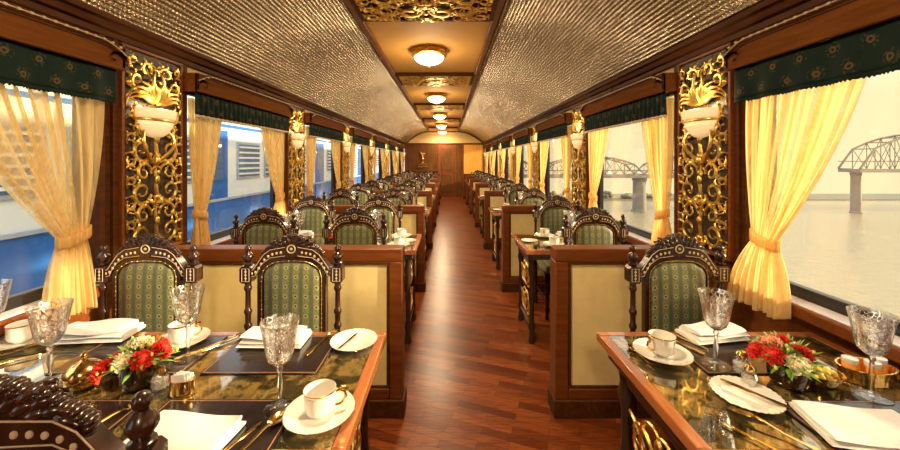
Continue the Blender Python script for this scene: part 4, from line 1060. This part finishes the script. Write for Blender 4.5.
# ------------------------------------------------------------------ outside, left: ballast and a blue and white coach
o = obj('ballast_ground', MB().box(-60, XL - .35, -12, 70, -1.5, -1.3), M['ground']); o['kind'] = 'structure'
co = thing('passenger_coach', 'blue and white passenger coach on the next track outside the left windows', 'train coach', (-4.1, 8, -1.3))
T = Matrix.Translation((4.1, -8, 1.3)); X = -4.1
ya, yb = -3, 24
obj('lower_body', MB().box(X, X - 2.8, ya, yb, -.6, .74).xf(T), M['coach_blue'], co, .03)
obj('upper_body', MB().box(X, X - 2.8, ya, yb, .74, 2.25).xf(T), M['coach_white'], co, .02)
out = [(X - 2.8, 2.25), (X, 2.25), (X - .15, 2.5), (X - .6, 2.75), (X - 1.4, 2.85), (X - 2.2, 2.75), (X - 2.65, 2.5)]
obj('roof', MB().prism(out, ya, yb, 'y').xf(T), M['coach_grey'], co, 0, 20)
obj('stripe', MB().box(X + .012, X, ya, yb, 2.06, 2.12).xf(T), M['coach_blue'], co)
obj('waist_rail', MB().box(X + .03, X, ya, yb, .72, .77).xf(T), M['coach_grey'], co, .006)
yy = -2.4; q = 0
while yy < 23:
    if q % 5 == 3:
        dr = obj('door', MB().box(X + .02, X, yy, yy + .75, -.4, 2.0).xf(T), M['coach_blue'], co, .01)
        obj('pane', MB().box(X + .03, X + .015, yy + .15, yy + .6, 1.1, 1.8).xf(T), M['coach_dark'], dr)
    else:
        w = obj('window_frame', MB().box(X + .025, X, yy, yy + .85, 1.08, 1.82).xf(T), M['coach_grey'], co, .01)
        obj('pane', MB().box(X + .032, X + .02, yy + .05, yy + .8, 1.13, 1.77).xf(T), M['coach_dark'], w)
        mb = MB()
        for j in range(6): mb.box(X + .05, X + .035, yy + .02, yy + .83, 1.17 + j * .105, 1.205 + j * .105)
        obj('bars', mb.xf(T), M['coach_white'], w)
    yy += 1.05; q += 1
for yb_ in (0, 4, 14, 18):
    mb = MB(); mb.box(X - .4, X - 2.4, yb_, yb_ + 2.4, -1.0, -.62)
    bo = obj('bogie', mb.xf(T), M['black'], co, .02)
    for dy in (.45, 1.95):
        i = MB(); i.lathe([(.001, -.06), (.42, -.06), (.42, .06), (.001, .06)], 24); i.xf(T @ Matrix.Translation((X - .35, yb_ + dy, -.88)) @ Matrix.Rotation(PI / 2, 4, 'Y')); obj('wheel', i, M['coach_grey'], bo)

# ------------------------------------------------------------------ outside, right: river, bridges, far bank
WZ = H - 12.3
o = obj('river', MB().add([(2.2, -60, WZ), (700, -60, WZ), (700, 118, WZ), (2.2, 118, WZ)], [(0, 1, 2, 3)]), M['water']); tag(o, 'wide pale calm river outside the right windows', 'river', kind='stuff')
def truss_bridge(name, label, Yd, xs, deck_dz, hgt, piers, pr=1.0, thin=1.0):
    r = thing(name, label, 'bridge', (xs[0], Yd, WZ)); T = Matrix.Translation((-xs[0], -Yd, -WZ)); zd = H - deck_dz
    mb = MB(); mb.box(xs[0], xs[-1], Yd - 2.4, Yd + 2.4, zd - .75, zd); obj('deck', mb.xf(T), M['steel'], r)
    for a, b_ in zip(xs[:-1], xs[1:]):
        mb = MB(); n = 10
        for s in (-2.3, 2.3):
            top = []; q = thin
            for i in range(n + 1):
                t = i / n; h = hgt * (.30 + .70 * math.sin(PI * t) ** .8)
                if i in (0, n): h = 0.1
                top.append((a + (b_ - a) * t, Yd + s, zd + h))
            mb.tube(top, .30 * q, 6)
            for i in range(n + 1):
                x = top[i][0]; mb.tube([(x, Yd + s, zd), top[i]], .13 * q, 4)
                if i < n:
                    mb.tube([(x, Yd + s, zd), top[i + 1]], .11 * q, 4); mb.tube([top[i], (top[i + 1][0], Yd + s, zd)], .11 * q, 4)
            mb.tube([(a, Yd + s, zd + hgt * .22), (b_, Yd + s, zd + hgt * .22)], .09, 4)
        for i in range(1, n):
            x, z = a + (b_ - a) * i / n, zd + hgt * (.30 + .70 * math.sin(PI * i / n) ** .8); mb.tube([(x, Yd - 2.3, z), (x, Yd + 2.3, z)], .12, 4)
        obj('truss_span', mb.xf(T), M['steel'], r)
    for x in piers:
        mb = MB(); mb.lathe([(2.1, -1), (2.1, .3), (1.8, .5), (1.65, (zd - .75 - WZ) - .8), (1.9, (zd - .75 - WZ) - .6), (1.9, (zd - .75 - WZ))], 20, (x, Yd, WZ), pr, 1.3 * pr)
        obj('pier', mb.xf(T), M['pierstone'], r, 0, 30)
truss_bridge('truss_bridge', 'steel truss river bridge seen through the second and third right windows', 88, [-1.5 + 24 * i for i in range(0, 4)], 3.4, 4.4, [22.5, 46.5], .8, .65)
truss_bridge('truss_bridge', 'curved steel truss river bridge seen through the nearest right window', 85, [94.0, 128, 162, 196], 2.0, 8.2, [95.6, 128, 162], .45, .8)
mb = MB(); mb.box(40, 700, 112, 132, WZ - 1, WZ + .25); mb.box(2.2, 40, 112, 132, WZ - 1, WZ + .25); o = obj('far_bank', mb, M['hazetree'], None, .2); o['kind'] = 'structure'
rnd = random.Random(12)
for i in range(12):
    x = 20 + i * 6.1 + rnd.uniform(-.1, .1); h = rnd.uniform(1.2, 2.3)
    mb = MB()
    for j in range(7): mb.ell((rnd.uniform(-1.7, 1.7), rnd.uniform(-.6, .6), h * rnd.uniform(.35, .9)), (rnd.uniform(.8, 1.3), 1.0, rnd.uniform(.5, .9)), 10, 7)
    r = thing('tree', 'hazy rounded tree on the far river bank', 'tree', (x, 115, WZ + .25), 0, 'trees on the far river bank')
    obj('crown', mb, M['hazetree'], r, 0, 180); obj('trunk', MB().tube([(0, 0, 0), (0, 0, h * .5)], .2, 6), M['hazetree'], r)

# ------------------------------------------------------------------ sky, sun, camera
w = bpy.data.worlds.new('hazy_sky'); scn.world = w; w.use_nodes = True; nt = w.node_tree; bg = nt.nodes['Background']
tc = ND(nt, 'ShaderNodeTexCoord'); sp = ND(nt, 'ShaderNodeSeparateXYZ'); nt.links.new(tc.outputs['Generated'], sp.inputs[0])
f = ND(nt, 'ShaderNodeMapRange'); f.inputs['From Min'].default_value = -.25; f.inputs['From Max'].default_value = .25; nt.links.new(sp.outputs['X'], f.inputs['Value'])
upf = ND(nt, 'ShaderNodeMapRange'); upf.inputs['From Min'].default_value = .12; upf.inputs['From Max'].default_value = .6; nt.links.new(sp.outputs['Z'], upf.inputs['Value'])
warm = mix(nt, upf.outputs[0], (.99, .82, .48), (1.7, 1.65, 1.5))
nt.links.new(mix(nt, f.outputs[0], (1.5, 1.56, 1.65), warm), bg.inputs['Color']); bg.inputs['Strength'].default_value = 1.15
S = bpy.data.lights.new('sun', 'SUN'); S.energy = 10.0; S.color = (1, .80, .50); S.angle = R(2)
so = bpy.data.objects.new('sun', S); COL.objects.link(so)
e, a = R(13), R(10); so.rotation_euler = Vector((-math.cos(e) * math.cos(a), math.cos(e) * math.sin(a), -math.sin(e))).to_track_quat('-Z', 'Y').to_euler()
cam = bpy.data.cameras.new('camera'); co_ = bpy.data.objects.new('camera', cam); COL.objects.link(co_); scn.camera = co_
co_.location = (0, 0, H); co_.rotation_euler = (PI / 2, 0, 0); cam.sensor_width = 36; cam.lens = F / 900 * 36; cam.clip_start = .05; cam.clip_end = 2000
cam.shift_x = (450 - VX) / 900; cam.shift_y = -(225 - VY) / 900
cam.dof.use_dof = False
vs_ = scn.view_settings; scn.display_settings.display_device = 'sRGB'; vs_.view_transform = 'Standard'; vs_.look = 'None'; vs_.gamma = 1; vs_.exposure = 0.05; vs_.use_curve_mapping = False
